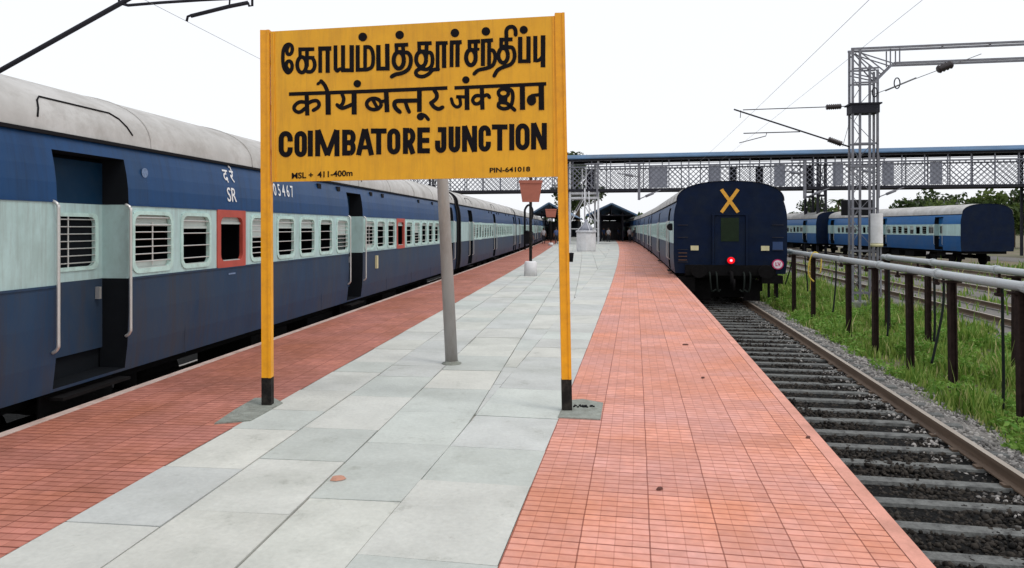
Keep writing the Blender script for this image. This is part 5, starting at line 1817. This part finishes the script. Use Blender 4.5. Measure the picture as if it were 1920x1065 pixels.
# grey building far right
p = at(1768, HZ, 112); p.z = -1.1
t = thing('grey_building', 'small grey plastered building among the trees behind the yard train', 'building', p, YAW)
q = MB(); q.box((0, 3, 3.6), (5.2, 6, 7.2)); q.build('wall', M['plaster'], t)
q = MB(); q.box((0, 3, 7.33), (5.8, 6.6, 0.25)); q.build('roof', M['concrete'], t)
for x in (-1.5, 0, 1.5):
    q = MB(); q.box((x, -0.02, 5.4), (0.9, 0.06, 1.1)); q.build('window', M['glass'], t)
# a far wood closing the horizon
far = []
for k in range(90):
    a = random.uniform(-70, 70)
    d = random.uniform(300, 420)
    far.append((d * math.sin(R(a)), d * math.cos(R(a)), random.uniform(0, 3), random.uniform(10, 18), random.uniform(5, 9)))
tag(leaf_cloud(far, 9000, 1.8, M['leaf'], None, 'far_wood'), kind='stuff')

# ------------------------------------------------------------------ people far along the platform
def person(px, py, label, shirt, trousers, h=1.68, face_rz=0.0, stride=0.12):
    p = ground_at(px, py)
    t = thing('person', label, 'person', p, face_rz, 'people far along the platform')
    k = h / 1.7
    V = [(0, 0, 0.93), (0, 0, 1.15), (0, 0.0, 1.38), (0, 0.01, 1.48), (0, 0.0, 1.58), (0, 0.0, 1.68),
         (0.10, 0, 0.88), (0.11, stride * 0.4, 0.48), (0.11, stride, 0.08), (0.11, stride + -0.14, 0.03),
         (-0.10, 0, 0.88), (-0.11, -stride * 0.3, 0.48), (-0.11, -stride, 0.08), (-0.11, -stride - 0.14, 0.03),
         (0.19, 0, 1.38), (0.24, 0.03, 1.10), (0.25, -0.05, 0.84), (0.25, -0.07, 0.76),
         (-0.19, 0, 1.38), (-0.24, -0.03, 1.10), (-0.25, -0.08, 0.84), (-0.25, -0.10, 0.76)]
    E = [(0, 1), (1, 2), (2, 3), (3, 4), (4, 5), (0, 6), (6, 7), (7, 8), (8, 9), (0, 10), (10, 11), (11, 12), (12, 13), (2, 14), (14, 15), (15, 16), (16, 17), (2, 18), (18, 19), (19, 20), (20, 21)]
    Rr = [0.15, 0.14, 0.16, 0.06, 0.10, 0.08, 0.10, 0.07, 0.05, 0.04, 0.10, 0.07, 0.05, 0.04, 0.07, 0.05, 0.04, 0.035, 0.07, 0.05, 0.04, 0.035]
    me = bpy.data.meshes.new('body')
    me.from_pydata([(x * k, y * k, z * k) for x, y, z in V], E, [])
    o = bpy.data.objects.new('body', me)
    COL.objects.link(o)
    sk = o.modifiers.new('skin', 'SKIN')
    for i, r_ in enumerate(Rr):
        me.skin_vertices[0].data[i].radius = (r_ * k, r_ * k * 0.85)
    me.skin_vertices[0].data[0].use_root = True
    o.modifiers.new('sub', 'SUBSURF').levels = 1
    o.modifiers['sub'].render_levels = 1
    dg = bpy.context.evaluated_depsgraph_get()
    m2 = bpy.data.meshes.new_from_object(o.evaluated_get(dg))
    bpy.data.objects.remove(o)
    m2.name = 'body'
    for q in (M['skin'], M[shirt], M[trousers], M['rubber']): m2.materials.append(q)
    for f in m2.polygons:
        z = f.center.z / k; x = abs(f.center.x) / k
        f.material_index = 0 if z > 1.47 else (1 if z > 0.95 and not (x > 0.2 and z < 1.15) else (0 if x > 0.2 else (2 if z > 0.07 else 3)))
        f.use_smooth = True
    b = bpy.data.objects.new('body', m2)
    COL.objects.link(b); b.parent = t
    q = MB()
    q.lathe((0, 0.02 * k, 1.62 * k), [(0.098 * k, 0), (0.105 * k, 0.05 * k), (0.07 * k, 0.115 * k), (0.02 * k, 0.13 * k)], 12)
    q.build('hair', M['hair'], t)
    return t
person(1181, 455, 'person in a pale shirt walking beside the right train', 'cloth_w', 'cloth_d', 1.7, 0.2)
person(1191, 456, 'person in dark clothes next to the pale-shirted one', 'cloth_d', 'cloth_d', 1.72, -0.3)
person(1132, 452, 'person in dark clothes under the far shelter right of the bridge tower', 'cloth_b', 'cloth_d', 1.7, 0.6)
person(1141, 454, 'person in a pale shirt under the far shelter, nearest to the tower leg', 'cloth_w', 'cloth_d', 1.68, -0.5)
person(1160, 451, 'person in a blue shirt at the far red paving edge under the shelter', 'cloth_b', 'cloth_d', 1.7, 1.0)
person(1019, 457, 'person in a pale shirt walking beside the left train far off', 'cloth_w', 'cloth_d', 1.66, 0.0)
person(996, 466, 'person in dark clothes standing by the swan-neck pipe', 'cloth_d', 'cloth_d', 1.66, 0.9, 0.05)
person(1043, 458, 'person in a blue shirt far off beside the small board', 'cloth_b', 'cloth_d', 1.7, 0.2)

# ------------------------------------------------------------------ bits lying on the platform
def chip(px, py, label, m, sx, sy, sz, rz, cat='litter'):
    p = ground_at(px, py)
    q = MB()
    for _ in range(1):
        n = 7
        pts = [(sx * math.cos(t) * random.uniform(0.7, 1.2), sy * math.sin(t) * random.uniform(0.7, 1.2)) for t in np.linspace(0, 6.28, n, endpoint=False)]
        for a, b in pts: q.v.append((a, b, 0.0))
        for a, b in pts: q.v.append((a * 0.7, b * 0.7, sz))
        q.idx([n + k for k in range(n)])
        for k in range(n): q.idx((k, (k + 1) % n, n + (k + 1) % n, n + k))
    o = q.build('fallen_leaf' if m == 'dead_leaf' else 'brick_fragment', M[m])
    o.location = (p.x, p.y, 0.005)
    o.rotation_euler = (0, 0, rz)
    tag(o, label, cat)
chip(632, 900, 'orange brick fragment lying on a joint of the grey slabs', 'brick_chip', 0.055, 0.035, 0.02, 0.4, 'brick fragment')
chip(1285, 647, 'dry leaf on the pink tiles, the farthest from the camera', 'dead_leaf', 0.05, 0.03, 0.012, 0.2, 'leaf')
chip(1318, 709, 'dry leaf on the pink tiles left of the track edge, in the middle distance', 'dead_leaf', 0.035, 0.02, 0.01, 1.2, 'leaf')
chip(1237, 918, 'dry leaf on the pink tiles nearest the camera', 'dead_leaf', 0.03, 0.016, 0.01, 0.5, 'leaf')
chip(1515, 821, 'dry leaf lying close to the right platform edge', 'dead_leaf', 0.03, 0.018, 0.01, 0.9, 'leaf')
q = MB()
for k in range(26):
    a = random.uniform(0, 6.28); rr = random.random() ** 0.7
    c = (0.11 * rr * math.cos(a), 0.045 * rr * math.sin(a), 0.006)
    q.box(c, (random.uniform(0.008, 0.025), random.uniform(0.006, 0.016), 0.01), 0, a)
o = q.build('gravel', M['rubber'])
pp = ground_at(1092, 765); o.location = (pp.x, pp.y, 0.013)
tag(o, kind='stuff')
